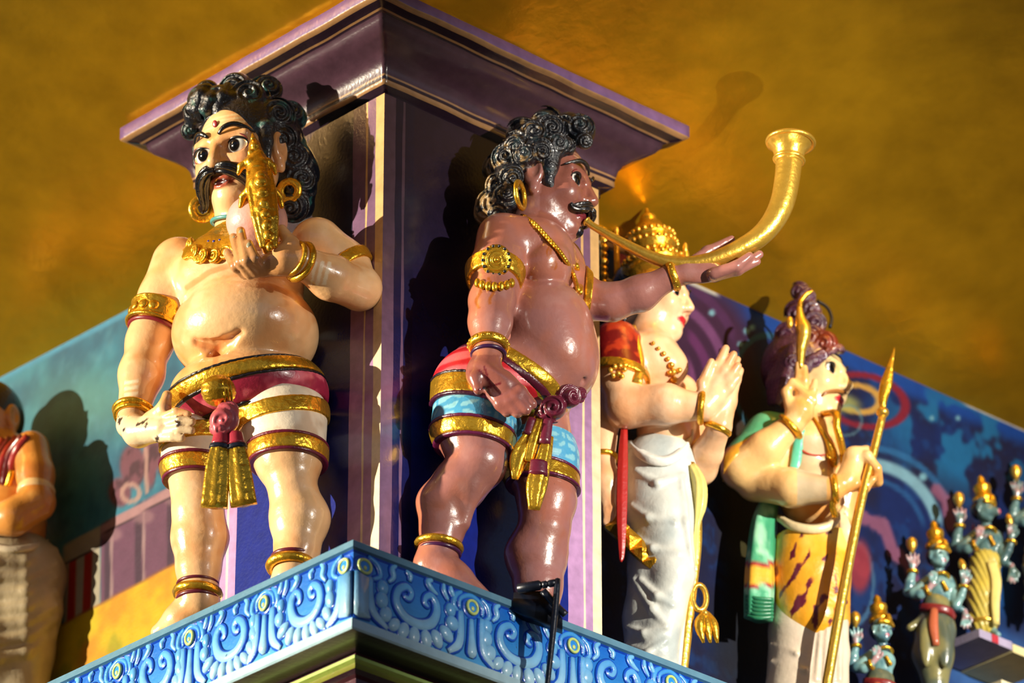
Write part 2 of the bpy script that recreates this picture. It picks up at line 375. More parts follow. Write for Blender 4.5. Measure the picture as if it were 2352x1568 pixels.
# right wall: a painted night sky with swirls, rings and clouds
def paint_right(P):
    u, v = uv_of(P); n = fbm(P, 7.0); n2 = fbm(P+5, 24.0)
    c = mixc((14, 34, 92), (24, 26, 60), sstep(0.35, 0.65, n)); c = mixc(c, (18, 62, 128), sstep(0.52, 0.7, n2)*0.6)
    top = 650+0.44*(u-1590)
    c = mixc(c, (12, 64, 150), 1-sstep(20, 55, v-top+25*(n-0.5)))
    q = blob(u, v, 1620, 860, 120, 210, 0.25); c = mixc(c, (56, 26, 58), q)
    for r_, cc in ((100, (112, 58, 108)), (140, (92, 40, 92)), (180, (110, 62, 112)), (222, (72, 36, 80))): c = mixc(c, cc, hoop(u, v, 1490, 890, r_, r_*1.15, 13)*sstep(1570, 1590, u)*(1-sstep(1670, 1700, u)))
    c = mixc(c, (62, 54, 14), blob(u, v, 1725, 1180, 60, 260, 0.5)*0.9); c = mixc(c, (30, 30, 34), blob(u, v, 1710, 1470, 80, 130, 0.5)*0.8)
    c = mixc(c, (44, 100, 130), hoop(u, v, 1760, 880, 75, 110, 7)*0.8)
    c = mixc(c, (24, 104, 158), sstep(0.47, 0.56, fbm(P+9, 11))*blob(u, v, 2210, 1010, 190, 110, 0.5, 24)*0.95)
    c = mixc(c, (122, 26, 48), hoop(u, v, 1985, 920, 96, 58, 9, 12)); c = mixc(c, (196, 150, 70), hoop(u, v, 1970, 915, 52, 30, 8, 12)); c = mixc(c, (168, 168, 88), blob(u, v, 1935, 925, 40, 20, 0.5, 12)*0.8)
    c = mixc(c, (96, 140, 150), hoop(u, v, 1945, 965, 34, 34, 4)*0.6)
    c = mixc(c, (128, 178, 198), hoop(u, v, 1990, 1240, 168, 175, 17)*sstep(1960, 2010, u)*(1-sstep(1185, 1225, v))*0.95)
    c = mixc(c, (40, 104, 160), hoop(u, v, 1990, 1240, 205, 212, 9)*sstep(1960, 2010, u)*(1-sstep(1185, 1225, v))*0.8)
    c = mixc(c, (36, 92, 150), hoop(u, v, 1990, 1240, 135, 140, 8)*sstep(1980, 2020, u)*(1-sstep(1185, 1225, v))*0.7)
    for pts in ([(1985, 1190), (2030, 1205), (2050, 1265), (2090, 1300), (2110, 1370)], [(2150, 1120), (2175, 1150), (2185, 1210)], [(1950, 1280), (1985, 1310)]): c = mixc(c, (152, 88, 118), segm(u+14*(n2-0.5), v+40*(n2-0.5), pts, 15)*0.85)
    c = mixc(c, (60, 100, 140), hoop(u, v, 1962, 1340, 44, 92, 5)); c = mixc(c, (158, 52, 66), blob(u, v, 1975, 1300, 26, 60, 0.3)*0.9)
    c = mixc(c, (70, 116, 186), blob(u, v, 2290, 1540, 130, 90, 0.5)*0.9); c = mixc(c, (22, 92, 170), blob(u, v, 2300, 1330, 30, 90, 0.6)*0.8)
    for a in ((1635, 718, 7), (1715, 760, 7), (1728, 752, 6), (1700, 790, 6), (2120, 1095, 9), (2200, 960, 5), (2140, 960, 5)): c = mixc(c, (120, 176, 196), blob(u, v, a[0], a[1], a[2], a[2], 0.5))
    c = mixc(c, (196, 200, 190), (1-sstep(2, 7, v-top))*np.clip(sstep(2200, 2230, u)+(1-sstep(1640, 1660, u)), 0, 1))
    return c*0.76
xs = np.linspace(0.60, 3.4, 390); V, F = grid_surf(lambda a, b: pw(a, WR, b), xs, zs)
tag(part('wall_right', (V, F), MAT['painted_wall'], None, paint_right(V)), 'wall painted as a deep blue night sky with swirls and rings', 'wall', kind='structure')

# gold ceiling: a cove that rises from both walls and runs on outward as a rising vault
_co = np.linspace(0, 3.4, 400); _cz = 1.43+np.concatenate([[0], np.cumsum((0.44-0.30*sstep(0.45, 1.3, _co))[:-1]*np.diff(_co))])
def cove(o): return np.interp(np.asarray(o, float), _co, _cz)
os_ = np.concatenate([[0, 0.004], np.linspace(0.02, 0.9, 30), np.linspace(0.95, 2.6, 40)])
def strip(left, n=90):
    V, F = [], []
    for o in os_:
        s = np.linspace(0, 1, n)
        if left: y = (WR-o)+s*(3.6-(WR-o)); V.append(pw(WL-o, y, cove(o)))
        else: x = (WL-o)+s*(4.2-(WL-o)); V.append(pw(x, WR-o, cove(o)))
    V = np.concatenate(V); V[:, 2] += 0.012*(fbm(V, 2.2)-0.5)*np.minimum(1, np.repeat(os_, n)/0.3)
    i = np.arange(len(os_)-1)[:, None]; j = np.arange(n-1)[None]
    F = np.stack([i*n+j, i*n+j+1, (i+1)*n+j+1, (i+1)*n+j], -1).reshape(-1, 4)
    return V, F
ce = part('ceiling', join(strip(True), strip(False)), MAT['ceiling_gold']); tag(ce, 'gold painted coved ceiling sweeping up above the statues', 'ceiling', kind='structure')

# rectangle-in-plan mouldings with mitred corners
def rect_sweep(prof, rect, cols, nseg=40, wob=0.0):
    x0, x1, y0, y1 = rect; V, F, C = [], [], []
    for o, z in prof:
        c4 = [(x0-o, y1+o), (x0-o, y0-o), (x1+o, y0-o), (x1+o, y1+o)]
        for k in range(4):
            a, b = c4[k], c4[(k+1) % 4]
            for s in np.arange(nseg)/nseg: V.append(pp(a[0]+(b[0]-a[0])*s, a[1]+(b[1]-a[1])*s, z))
    m = 4*nseg; V = A(V)
    if wob: V[:, 2] += wob*(vnoise(V, 14)-0.5)
    for i in range(len(prof)-1):
        for j in range(m): F.append([i*m+j, i*m+(j+1) % m, (i+1)*m+(j+1) % m, (i+1)*m+j]); C.append(cols[i])
    return (V, F), A(C, float)

# pier: stripes painted down both edges of each face
pier = empty('wall_pier', pp(0, 0), 'square corner pier painted indigo with cream and lilac edge stripes', 'pier', kind='structure')
CREAM, LIL, MAU = (228, 204, 172), (172, 136, 178), (122, 92, 128)
def pier_face(fn, edges, cols, rev):
    zs_ = np.linspace(0, 1.406, 70); V, F, C = [], [], []
    for e in edges:
        P = fn(e, zs_); P = P+(fn(e+0.01, zs_)-P)/0.01*(0.004*(vnoise(P*A([1, 1, 1.0])+e*7, 11)-0.5))[:, None]*(0.0 if e in (edges[0], edges[-1]) else 1.0); V.append(P)
    n = len(zs_)
    for i in range(len(edges)-1):
        for j in range(n-1):
            f = [i*n+j, (i+1)*n+j, (i+1)*n+j+1, i*n+j+1]; F.append(f[::-1] if rev else f)
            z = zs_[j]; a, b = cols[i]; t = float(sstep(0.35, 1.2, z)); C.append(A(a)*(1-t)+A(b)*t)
    return (np.concatenate(V), F), A(C)
FIELD = ((14, 28, 112), (28, 18, 36)); SL = ((170, 130, 172), (96, 68, 94)); SC_ = ((226, 204, 172), (180, 144, 96)); SM = ((124, 96, 130), (66, 48, 62)); SD = ((18, 24, 84), (22, 17, 38))  # lower and upper tones: own paint colours, with some shade put in towards the top
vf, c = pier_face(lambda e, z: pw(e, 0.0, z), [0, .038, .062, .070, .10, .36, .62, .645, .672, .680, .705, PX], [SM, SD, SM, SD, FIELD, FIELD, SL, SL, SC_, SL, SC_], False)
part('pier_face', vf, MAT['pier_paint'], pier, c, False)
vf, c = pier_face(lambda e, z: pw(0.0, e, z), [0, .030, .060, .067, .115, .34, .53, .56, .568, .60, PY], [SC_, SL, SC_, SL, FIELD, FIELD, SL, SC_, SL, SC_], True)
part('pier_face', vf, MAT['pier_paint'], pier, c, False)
vf, c = pier_face(lambda e, z: pw(PX, e, z), [0, .05, .5], [SC_, FIELD], False); part('pier_face', vf, MAT['pier_paint'], pier, c, False)
vf, c = pier_face(lambda e, z: pw(e, PY, z), [0, .05, .6], [SC_, FIELD], True); part('pier_face', vf, MAT['pier_paint'], pier, c, False)
# capital over the pier
PU, PD, TAN, LI2 = (64, 42, 54), (34, 20, 32), (142, 106, 70), (98, 74, 118)
prof = [(-.012, 1.392), (-.012, 1.422), (.014, 1.422), (.014, 1.438), (.016, 1.446), (.017, 1.451), (.018, 1.456), (.021, 1.470), (.031, 1.486), (.048, 1.500), (.068, 1.511), (.088, 1.523), (.100, 1.538), (.104, 1.551), (.111, 1.553), (.116, 1.556), (.134, 1.560), (.139, 1.562), (.150, 1.566), (.152, 1.570), (.152, 1.603), (.146, 1.607), (-.1, 1.608)]
cols = [PD, PD, TAN, PD, TAN, PU, PU, PU, PU, PU, PU, PU, PU, PD, TAN, PD, PD, TAN, TAN, LI2, LI2, LI2]
vf, c = rect_sweep(prof, (0, PX+0.03, 0, PY+0.08), cols, 60, 0.004)
part('capital', vf, MAT['pier_paint'], pier, c, True)
for o in pier.children: o.data.shade_flat() if o.name.startswith('pier_face') else None

# ------------------------------------------------------------------ blue carved ledge
LED = empty('trim_1', pp(-DL, -DR), 'bright blue carved plaster ledge with scrolls running round the corner', 'ledge', kind='structure')
BT, BB, BDK, PALE = (8, 92, 190), (150, 200, 226), (10, 62, 168), (164, 196, 208)
H = 0.226
prof = [(-1.2, 0.0), (.004, 0.0), (.010, -.004), (.010, -.020), (.004, -.024), (0, -.028)]
cols = [(100, 124, 132), (92, 122, 134), (84, 124, 146), (50, 92, 126), BDK]
nz = 16
for i in range(1, nz+1):
    t = i/nz; prof.append((0, -.028-t*(H-.028-.030))); cols.append(tuple(A(BT)*(1-t)*0.95+A((70, 150, 206))*t))
prof += [(.010, -H+.026), (.012, -H+.004), (.008, -H), (-.085, -H), (-.085, -H-.012), (-.066, -H-.018), (-.066, -H-.026), (-.078, -H-.031), (-.076, -H-.045), (-.088, -H-.052), (-.10, -H-.056), (-.10, -H-.13), (-.3, -H-.2)]
cols += [(120, 180, 214), PALE, PALE, (26, 34, 44), (70, 20, 44), (152, 156, 70), (168, 196, 110), (150, 170, 80), (110, 110, 40), (40, 14, 30), (66, 18, 34), (66, 18, 34), (50, 14, 30)]
vf, c = rect_sweep(prof, (-DL, 3.2, -DR, 3.2), cols, 50)
part('ledge_body', vf, MAT['carved_paint'], LED, c, False)
# carved motifs (metres along the ledge, metres above the foot of the frieze)
def stroke(pts, r, h=0.75, sub=4, n=8):
    P = A([(s, 0, t) for s, t in pts], float); r = np.asarray(np.broadcast_to(A(r, float), (len(P),)))
    return sweep(P, r, r*h, n=n, ref=(0, -1, 0), sub=sub)
def grad(V, hi=(44, 132, 210), lo=(178, 214, 230)):
    return mixc(lo, hi, np.clip(V[:, 2]/0.165, 0, 1)**0.8*0.9)
SCROLL = [(-.050, .112), (-.046, .103), (-.034, .102), (-.027, .118), (-.042, .1295), (-.066, .116), (-.075, .093), (-.069, .070), (-.045, .050), (-.0055, .0445), (.031, .058), (.049, .086), (.049, .1135), (.034, .129), (.018, .122), (.014, .108), (.022, .101), (.030, .105)]
SCR = [.003, .0055, .007, .008, .009, .010, .011, .012, .0125, .013, .013, .012, .011, .009, .008, .007, .0055, .003]
LEAVES = [(-.116, .104, .017, .020, 0), (-.118, .072, .019, .022, .2), (-.106, .040, .018, .022, .5), (-.080, .022, .015, .021, .7), (-.051, .016, .016, .023, .4), (-.018, .013, .017, .024, .1), (.019, .016, .017, .024, -.2), (.052, .026, .017, .024, -.5), (.082, .048, .017, .024, -.9), (.100, .080, .020, .019, 0), (.094, .112, .016, .018, 0)]
def comma(pts, rs): return pts, rs
COMMAS = [([(-.045, .170), (-.032, .160), (-.033, .145)], [.004, .008, .005]), ([(.036, .170), (.022, .162), (.034, .147), (.054, .139)], [.006, .008, .008, .004]), ([(.073, .172), (.073, .155), (.088, .134)], [.005, .007, .004]), ([(.095, .172), (.096, .160), (.112, .140)], [.005, .008, .004]), ([(-.075, .172), (-.088, .160), (-.084, .140), (-.098, .124)], [.005, .008, .008, .004])]
def outl(pts, rs, sub=4): return stroke(pts, A(np.broadcast_to(A(rs, float), (len(pts),)))+.0036, 0.36, sub, 8)
def rotm(a): return A([[math.cos(a), 0, math.sin(a)], [0, 1, 0], [-math.sin(a), 0, math.cos(a)]])
def motif_meshes(sx, mir):
    q = lambda pts: [(s*sx*mir, t) for s, t in pts]
    out = {}
    out['scroll'] = (stroke(q(SCROLL), A(SCR)*1.12, 0.62, 5, 12), 'grad')
    V, F = join(*[ball((s*sx*mir, -.001, t), (a*sx, .010, b), rotm(r_*mir), nu=14, nv=8) for s, t, a, b, r_ in LEAVES]); out['leaf_cluster'] = ((V, F), 'grad')
    out['tendril'] = (join(*[stroke(q(p), r, 1.0) for p, r in COMMAS]), 'pale')
    dk = join(outl(q(SCROLL), A(SCR)*1.12, 5), *[outl(q(p), r) for p, r in COMMAS], *[ball((s*sx*mir, 0, t), (a*sx+.004, .0035, b+.004), rotm(r_*mir), nu=14, nv=6) for s, t, a, b, r_ in LEAVES])
    out['carved_groove'] = (dk, 'dark')
    return out
def stem_meshes(sx, k=1.0, corner=0):
    o = {}
    m = lambda pts, f: [(s*f*sx, t) for s, t in pts]
    bars = []; dk = []
    sides = (-1, 1) if corner == 0 else (corner,)
    for f in sides:
        w = 1.0 if corner == 0 else 1.45
        side = m([(.034*w, .118), (.034*w, .07), (.042*w, .032), (.072*w, .006)], f); bars.append(stroke(side, [.011, .013, .014, .008], 0.6)); dk.append(outl(side, [.011, .013, .014, .008]))
        arch = m([(.040*w, .116), (.056*w, .130), (.050*w, .155), (.030*w, .170)], f); bars.append(stroke(arch, [.004, .007, .008, .005], 0.9)); dk.append(outl(arch, [.004, .007, .008, .005]))
    if corner == 0:
        ctr = [(0, .108), (0, .06), (0, .022), (0, .010)]; rr = [.008, .011, .016, .007]
        bars.append(stroke(ctr, rr, 0.8)); dk.append(outl(ctr, rr))
        hood = m([(-.036, .125), (-.034, .152), (0, .168), (.034, .152), (.036, .125)], 1); bars.append(stroke(hood, [.003, .006, .007, .006, .003], 0.9)); dk.append(outl(hood, [.003, .006, .007, .006, .003]))
    else:
        V, F = slab([(0, 0, .118), (.040*sx*corner, 0, .112), (.040*sx*corner, 0, .030), (.046*sx*corner, 0, .012), (.012*sx*corner, 0, .006), (0, 0, .012)], .010, (0, -1, 0)); bars.append((V, F))
        dk.append(slab([(0, 0, .122), (.045*sx*corner, 0, .116), (.045*sx*corner, 0, .030), (.052*sx*corner, 0, .008), (0, 0, .004)], .0035, (0, -1, 0)))
    o['stem'] = (join(*bars), 'grad'); o['carved_groove'] = (join(*dk), 'dark')
    ex = 0 if corner == 0 else corner*.030*sx
    e = (.022 if corner == 0 else .026)*sx
    o['eye_boss'] = (ball((ex, 0, .138), (e, .008, .023), nu=20, nv=8), 'mid')
    o['eye_ring'] = (sweep([(ex+e*.72*math.cos(a), -.0062, .138+.0165*math.sin(a)) for a in np.arange(20)*math.pi/10], .0042, .004, n=6, ref=(0, -1, 0), closed=True, sub=1), 'yel')
    o['eye_dot'] = (ball((ex, -.007, .134), (.0055, .003, .006), nu=10, nv=6), 'yel')
    o['eye_groove'] = (ball((ex, 0, .138), (e+.006, .004, .029), nu=20, nv=8), 'dark')
    return o
def colour_of(kind, V):
    n = len(V); t = {'dark': (12, 78, 190), 'yel': (186, 204, 122), 'mid': (34, 130, 216)}
    if kind == 'grad': return grad(V)
    if kind == 'pale': return grad(V, (96, 168, 220), (190, 222, 236))
    return np.tile(A(t[kind], float), (n, 1))
CACHE = {}
def put_motif(key, maker, loc, rz):
    if key not in CACHE: CACHE[key] = {n: mesh_from(n, vf[0], vf[1], colour_of(kd, vf[0])) for n, (vf, kd) in maker().items()}
    for n, me in CACHE[key].items():
        if not me.materials: me.materials.append(MAT['carved_paint'])
        o = bpy.data.objects.new(n, me); COL.objects.link(o); o.parent = LED; o.location = loc-A(LED.location); o.rotation_euler = (0, 0, rz)
ZB = -H+.030
AX = math.atan2(XP[1], XP[0])                 # right frieze runs along +x of the pier
AY = math.atan2(-YP[1], -YP[0])               # left frieze: +s runs back towards the corner
OFF = 0.0005
for i in range(5): put_motif('r', lambda: motif_meshes(1.0, 1), pp(-DL+.205+.325*i+(.0 if i == 0 else .0), -DR-OFF, ZB), AX)
for i in range(5): put_motif('rs', lambda: stem_meshes(1.0), pp(-DL+.365+.325*i, -DR-OFF, ZB), AX)
for i in range(5): put_motif('l', lambda: motif_meshes(.82, -1), pp(-DL-OFF, -DR+.172+.270*i, ZB), AY)
for i in range(5): put_motif('ls', lambda: stem_meshes(.82), pp(-DL-OFF, -DR+.308+.270*i, ZB), AY)
put_motif('rc', lambda: stem_meshes(1.0, corner=1), pp(-DL, -DR-OFF, ZB), AX)
put_motif('lc', lambda: stem_meshes(.82, corner=-1), pp(-DL-OFF, -DR, ZB), AY)
# scalloped cream arches hanging under the ledge
for k in range(3):
    for ax in (0, 1):
        c0 = .17+.36*k; th = np.linspace(0, math.pi, 14)
        q = [(c0-.165*math.cos(a), .055*math.sin(a)-.062) for a in th]
        P = A([pp(-DL+.10-.004 if ax else -DL+.10+s, -DR+.10+s if ax else -DR+.10-.004, -H-.052+z-.01) for s, z in q])
        part('arch_moulding', sweep(P, .006, .010, n=8, sub=1), MAT['carved_paint'], LED, (196, 190, 150))
# ================================================================== figures
class Fig:
    """places sculpted forms: p(u, v, dw) = point seen at photo position (u, v), dw units behind (+) or before (-) the figure's own upright plane"""
    def __init__(s, y0, u=1000, v=900): s.y0 = y0; s.s = float((pt(u, v, y0)-CAM)@FW)/FPX
    def p(s, u, v, dw=0.0): return pt(u, v, s.y0+dw*s.s)
    def ps(s, L): return [s.p(*x) for x in L]
def face_frame(yaw, pitch=0.0, roll=0.0):
    y, t, r = [math.radians(a) for a in (yaw, pitch, roll)]
    hz = A([math.sin(y), -math.cos(y), 0.0]); hx = A([math.cos(y), math.sin(y), 0.0]); z = A([0, 0, 1.0])
    hz2 = math.cos(t)*hz-math.sin(t)*z; hy2 = math.cos(t)*z+math.sin(t)*hz
    return np.stack([math.cos(r)*hx+math.sin(r)*hy2, -math.sin(r)*hx+math.cos(r)*hy2, hz2], 1)
def hit(sol, u, v, off=0.0, t0=11.0):
    """first point of a sculpted form along a sight line, moved off units (m) towards the viewer"""
    d = ray(u, v); n = np.linalg.norm(d); t = t0; best = (9e9, t)
    for _ in range(120):
        q = (CAM+d*t).astype(np.float32)[None]; e = float(sol.ev(q[:, None], q, 0.6)[0, 0])
        if t > 16: t = best[1]; break
        if e > 50: t += 0.12; continue
        if e < best[0]: best = (e, t)
        if abs(e) < 2e-4: break
        t += e/n*0.8
        if t > 16: t = best[1]; break
    return CAM+d*(t-off/n)
class Head:
    """a head in its own axes: x to the side, y up, z out of the face (about 230 units tall)"""
    def __init__(s, f, yaw, pitch, anchor, at, k=1.0, roll=0.0):
        s.M = face_frame(yaw, pitch, roll); s.k = f.s*k; s.c = f.p(*at)-s.M@(A(anchor, float)*s.k)
    def w(s, *l): return s.c+s.M@(A(l, float)*s.k)
    def ws(s, L): return [s.w(*l) for l in L]
    def loc(s, P): return (P-s.c)@s.M/s.k
def sculpt_head(S, h, tg='head', lips=1.0, nose=1.0, chin=1.0, ears=True, wide=1.0):
    k = h.k; M = h.M; e = lambda l, r, kk=10, sub=False: S.ell(h.w(*l), A(r, float)*k, M, kk*k, sub, tg)
    c = lambda a, b, ra, rb, kk=10, sub=False: S.cone(h.w(*a), h.w(*b), ra*k, rb*k, kk*k, sub, tg)
    e((0, 25, -15), (90*wide, 104, 104)); e((0, -30, 8), (80*wide, 90, 86), 25)
    for x in (-1, 1):
        c((x*52, -62, 6), (x*8, -101, 58), 32, 28*chin, 22); e((x*42, -34, 62), (34, 32, 30), 25)
        c((x*62, 27, 66), (x*14, 22, 88), 11, 11, 14)
        e((x*42, 0, 60), (33, 29, 30), 10); S.ell(h.w(x*45, -1, 92), A((30, 17, 26))*k, M, 3*k, True, tg)
        e((x*15*nose, -39, 97), (12*nose, 10, 14), 8)
        if ears:
            e((x*95*wide, -2, -12), (13, 40, 25), 6); S.ell(h.w(x*108*wide, 2, -8), A((10, 26, 14))*k, M, 5*k, True, tg); e((x*95*wide, -44, -8), (10, 17, 12), 6)
    e((0, -104, 64), (25*chin, 22, 22), 18)
    c((0, 18, 88), (0, -31, 112), 9*nose, 14*nose, 10)
    S.ell(h.w(0, -74, 102), A((27, 2.6, 12))*k, M, 5*k, True, tg)
    e((0, -67, 88), (27*lips, 8, 12), 6); e((0, -82, 86), (22*lips, 9, 13), 6)
def face_features(root, h, skinrgb, brow=(18, 22, 34), brow_r=6.0, gaze=(0, 0, 1), iris=(26, 18, 14), moustache=None, sides=(-1, 1), lid=(118, 34, 46), brow_arch=0.0, mat_b=None):
    k = h.k
    for x in sides:
        c0 = A((x*42, 0, 59.0)); R = 28.5
        V, F = ball(h.w(*c0), R*k, h.M@face_frame(0, 90), nu=40, nv=28)
        L = h.loc(V)-c0; L /= np.linalg.norm(L, axis=1)[:, None]; g = nrm(gaze); cs = L@g
        col = np.tile(A((238, 236, 226), float), (len(V), 1)); col = mixc(col, (10, 10, 14), sstep(0.845, 0.865, cs)); col = mixc(col, iris, sstep(0.875, 0.89, cs)); col = mixc(col, (6, 6, 8), sstep(0.94, 0.955, cs))
        part('eye', (V, F), MAT['eye_enamel'], root, col)
        def rim(a0, a1, ax_, ay_, rad, rr, y0=-1.0):
            t = np.linspace(a0, a1, 13); P = []
            for a in t:
                xx, yy = ax_*math.cos(a), y0+ay_*math.sin(a); P.append(h.w(c0[0]+xx+x*2.0, yy, c0[2]+math.sqrt(max(rad*rad-yy*yy-xx*xx, 30))))
            r = rr*k*(0.4+0.6*np.abs(np.sin(t))); return sweep(P, r, r, n=8, sub=2)
        part('lash_line', rim(-.1, math.pi+.1, 28, 17.5, 31.5, 3.0), MAT['painted_plain'], root, (14, 13, 18))
        part('lower_eyelid', rim(math.pi, 2*math.pi, 28, 17.5, 31.5, 2.0), MAT['painted_plain'], root, lid)
        part('lid_line', rim(.3, math.pi-.3, 30, 26, 33.5, 1.7), MAT['painted_plain'], root, lid)
        b = brow_arch
        part('eyebrow', sweep(h.ws([(x*14, 30, 99), (x*30, 38+b, 98), (x*50, 42+b, 87), (x*68, 36, 70), (x*80, 24, 54)]), A([.6, 1, 1, .8, .3])*brow_r*k, A([.6, 1, 1, .8, .3])*brow_r*0.7*k, n=8, ref=h.M[:, 2]), mat_b or MAT['black_hair'], root, brow)
    if moustache:
        part('moustache', join(*[sweep(h.ws([(x*a, b, c) for a, b, c, r in moustache]), A([r for *_, r in moustache])*k, n=40, sub=6, flute=(7, 0.34)) for x in (-1, 1)]), MAT['black_hair'], root)
def skin_paint(base, warm, pale=None, amt=0.5):
    def f(V):
        n = fbm(V, 12.0); c = mixc(base, warm, sstep(0.45, 0.7, n)*amt)
        if pale is not None: c = mixc(c, pale, sstep(0.55, 0.75, fbm(V+3, 20.0))*0.5)
        return c
    return f
def cloth(root, name, sol, off, cuts, vox, mat, col, lo=None, hi=None, label=None, rnd=0.004, extra=None):
    """a garment that follows the body: the body's own form pushed out by off and cut by planes"""
    cl = [(np.asarray(p, np.float32), nrm(n).astype(np.float32)) for p, n in cuts]
    def post(d, P):
        d = d-off
        if extra is not None: d = extra(d, P)
        for p, n in cl:
            e = (P-p)@n; h = np.maximum(rnd-np.abs(d-e), 0)/rnd; d = np.maximum(d, e)+h*h*rnd*0.25
        return d
    vf = skin(sol, vox, post, lo, hi)
    return part(name, vf, mat, root, col(vf[0]) if callable(col) else col, label=label)
def strap(root, name, sol, off, p, n, h0, h1, vox, mat, col=None, pad=0.12, label=None, reach=None):
    """band round a limb, between two parallel planes"""
    p = np.asarray(p, float); r = pad
    return cloth(root, name, sol, off, [(p+nrm(n)*h1, nrm(n)), (p+nrm(n)*h0, -nrm(n))], vox, mat, col, p-r, p+r, label, rnd=0.003)
def hand_prims(S, wrist, palm, fingers, thumb, k, rw, rp, rf, tg='hand', kk=0.006):
    S.cone(wrist, palm, rw, rp, 0.012, False, tg)
    for fg in fingers: S.chain(fg, [rf*1.08, rf, rf*0.92, rf*0.8][:len(fg)], kk, tg)
    S.chain(thumb, [rf*1.5, rf*1.15, rf][:len(thumb)], kk*1.5, tg)

# ------------------------------------------------------------------ conch blower on the pier's left face
f = Fig(.08, 560, 850); s = f.s; P = f.p
st = empty('conch_blower_statue', pp(-.17, .30), 'plump pale-skinned statue with black curls blowing a conch, in white shorts', 'statue')
T = face_frame(-34, 0); HX, HZ = T[:, 0], T[:, 2]
B = Solid(); k1 = 22*s
B.ell(P(563, 768, 0), A((170, 165, 124))*s, None, k1, tg='belly')
B.ell(P(553, 640, 18), A((150, 112, 112))*s, None, 60*s, tg='chest')
ch = P(553, 628, 18)
for x in (-1, 1): B.ell(ch+HX*x*62*s+HZ*62*s+A([0, 0, -8*s]), A((72, 62, 52))*s, T, 14*s, tg='chest')
B.cone(P(560, 565, 15), P(548, 470, -5), 66*s, 58*s, 30*s, tg='neck')
B.ell(P(566, 905, 15), A((176, 150, 84))*s, None, 20*s, tg='hips')
bl = B.tags('belly'); N1 = hit(bl, 497, 800)
B.ell(N1, A((16, 24, 14))*s, None, 14*s, True)
for L_, rr in (([(452, 788), (476, 796), (497, 800), (522, 786), (550, 764)], (10, 14, 16, 12, 6)), ([(497, 800), (498, 825), (494, 852)], (15, 11, 6))):
    q = [hit(bl, a, b, 0) for a, b in L_]
    for i in range(len(q)-1): B.cone(q[i], q[i+1], rr[i]*s, rr[i+1]*s, 13*s, True)
# legs
B.chain([P(650, 960, -20), P(662, 1050, -45), P(672, 1122, -50), P(688, 1192, -35), P(682, 1262, -40), P(668, 1325, -50)], A((96, 78, 53, 67, 50, 38))*s, 16*s, 'legr')
B.cone(P(668, 1330, -40), P(620, 1385, 0), 40*s, 26*s, 20*s)
B.chain([P(455, 965, 60), P(446, 1060, 40), P(455, 1176, 30), P(459, 1235, 45), P(456, 1300, 45), P(456, 1362, 40)], A((84, 66, 57, 64, 50, 45))*s, 16*s, 'legl')
B.chain([P(456, 1385, 45), P(415, 1422, 68), P(366, 1452, 96)], A((46, 36, 20))*s, 20*s, 'footl')
# arm hanging to the hip
B.chain([P(412, 608, 80), P(378, 690, 78), P(344, 785, 72), P(325, 860, 52), P(306, 950, 25)], A((66, 60, 52, 50, 36))*s, 24*s, 'armr', 40*s)
B.chain([P(300, 975, 15), P(318, 992, -10), P(375, 985, -70)], A((34, 34, 28))*s, 14*s, 'handr')
for q in ([(368, 962, -75), (404, 946, -112), (432, 952, -118)], [(375, 976, -82), (412, 964, -118), (442, 968, -122)], [(375, 992, -80), (412, 984, -112), (440, 988, -116)], [(364, 1004, -68), (396, 1003, -98), (418, 1006, -104)]): B.chain(f.ps(q), A((12, 10.5, 9))*s, 3*s)
B.chain([P(348, 962, -45), P(376, 938, -75), P(384, 908, -80)], A((20, 15, 12))*s, 12*s)
# arm raised with the conch
B.chain([P(728, 560, -60), P(790, 610, -45), P(826, 660, -70)], A((62, 56, 48))*s, 24*s, 'arml', 45*s)
B.chain([P(826, 664, -75), P(760, 637, -140), P(690, 600, -205)], A((50, 51, 37))*s, 16*s, 'farml')
B.chain([P(690, 600, -205), P(650, 598, -215), P(606, 612, -205)], A((34, 33, 26))*s, 16*s, 'handl')
FG = ([(602, 616, -210), (585, 594, -246), (571, 560, -238)], [(588, 624, -204), (566, 598, -244), (553, 530, -222)], [(574, 628, -196), (552, 602, -232), (537, 545, -205)], [(562, 628, -184), (540, 612, -210), (522, 580, -190)])
for q in FG: B.chain(f.ps(q), A((14.5, 12.5, 10.5))*s, 4*s)
NAILS = [P(q[2][0]+1, q[2][1]+4, q[2][2]-10) for q in FG]
B.chain([P(655, 592, -222), P(668, 560, -226), P(647, 528, -214)], A((22, 17, 13))*s, 12*s)
h1 = Head(f, -33, 14, (0, 0, 66), (513, 348, -72), 1.07)
sculpt_head(B, h1)
B.ell(h1.w(0, -75, 104), A((20, 8, 16))*h1.k, h1.M, 5*s, True)
vf = skin(B, 0.0038)
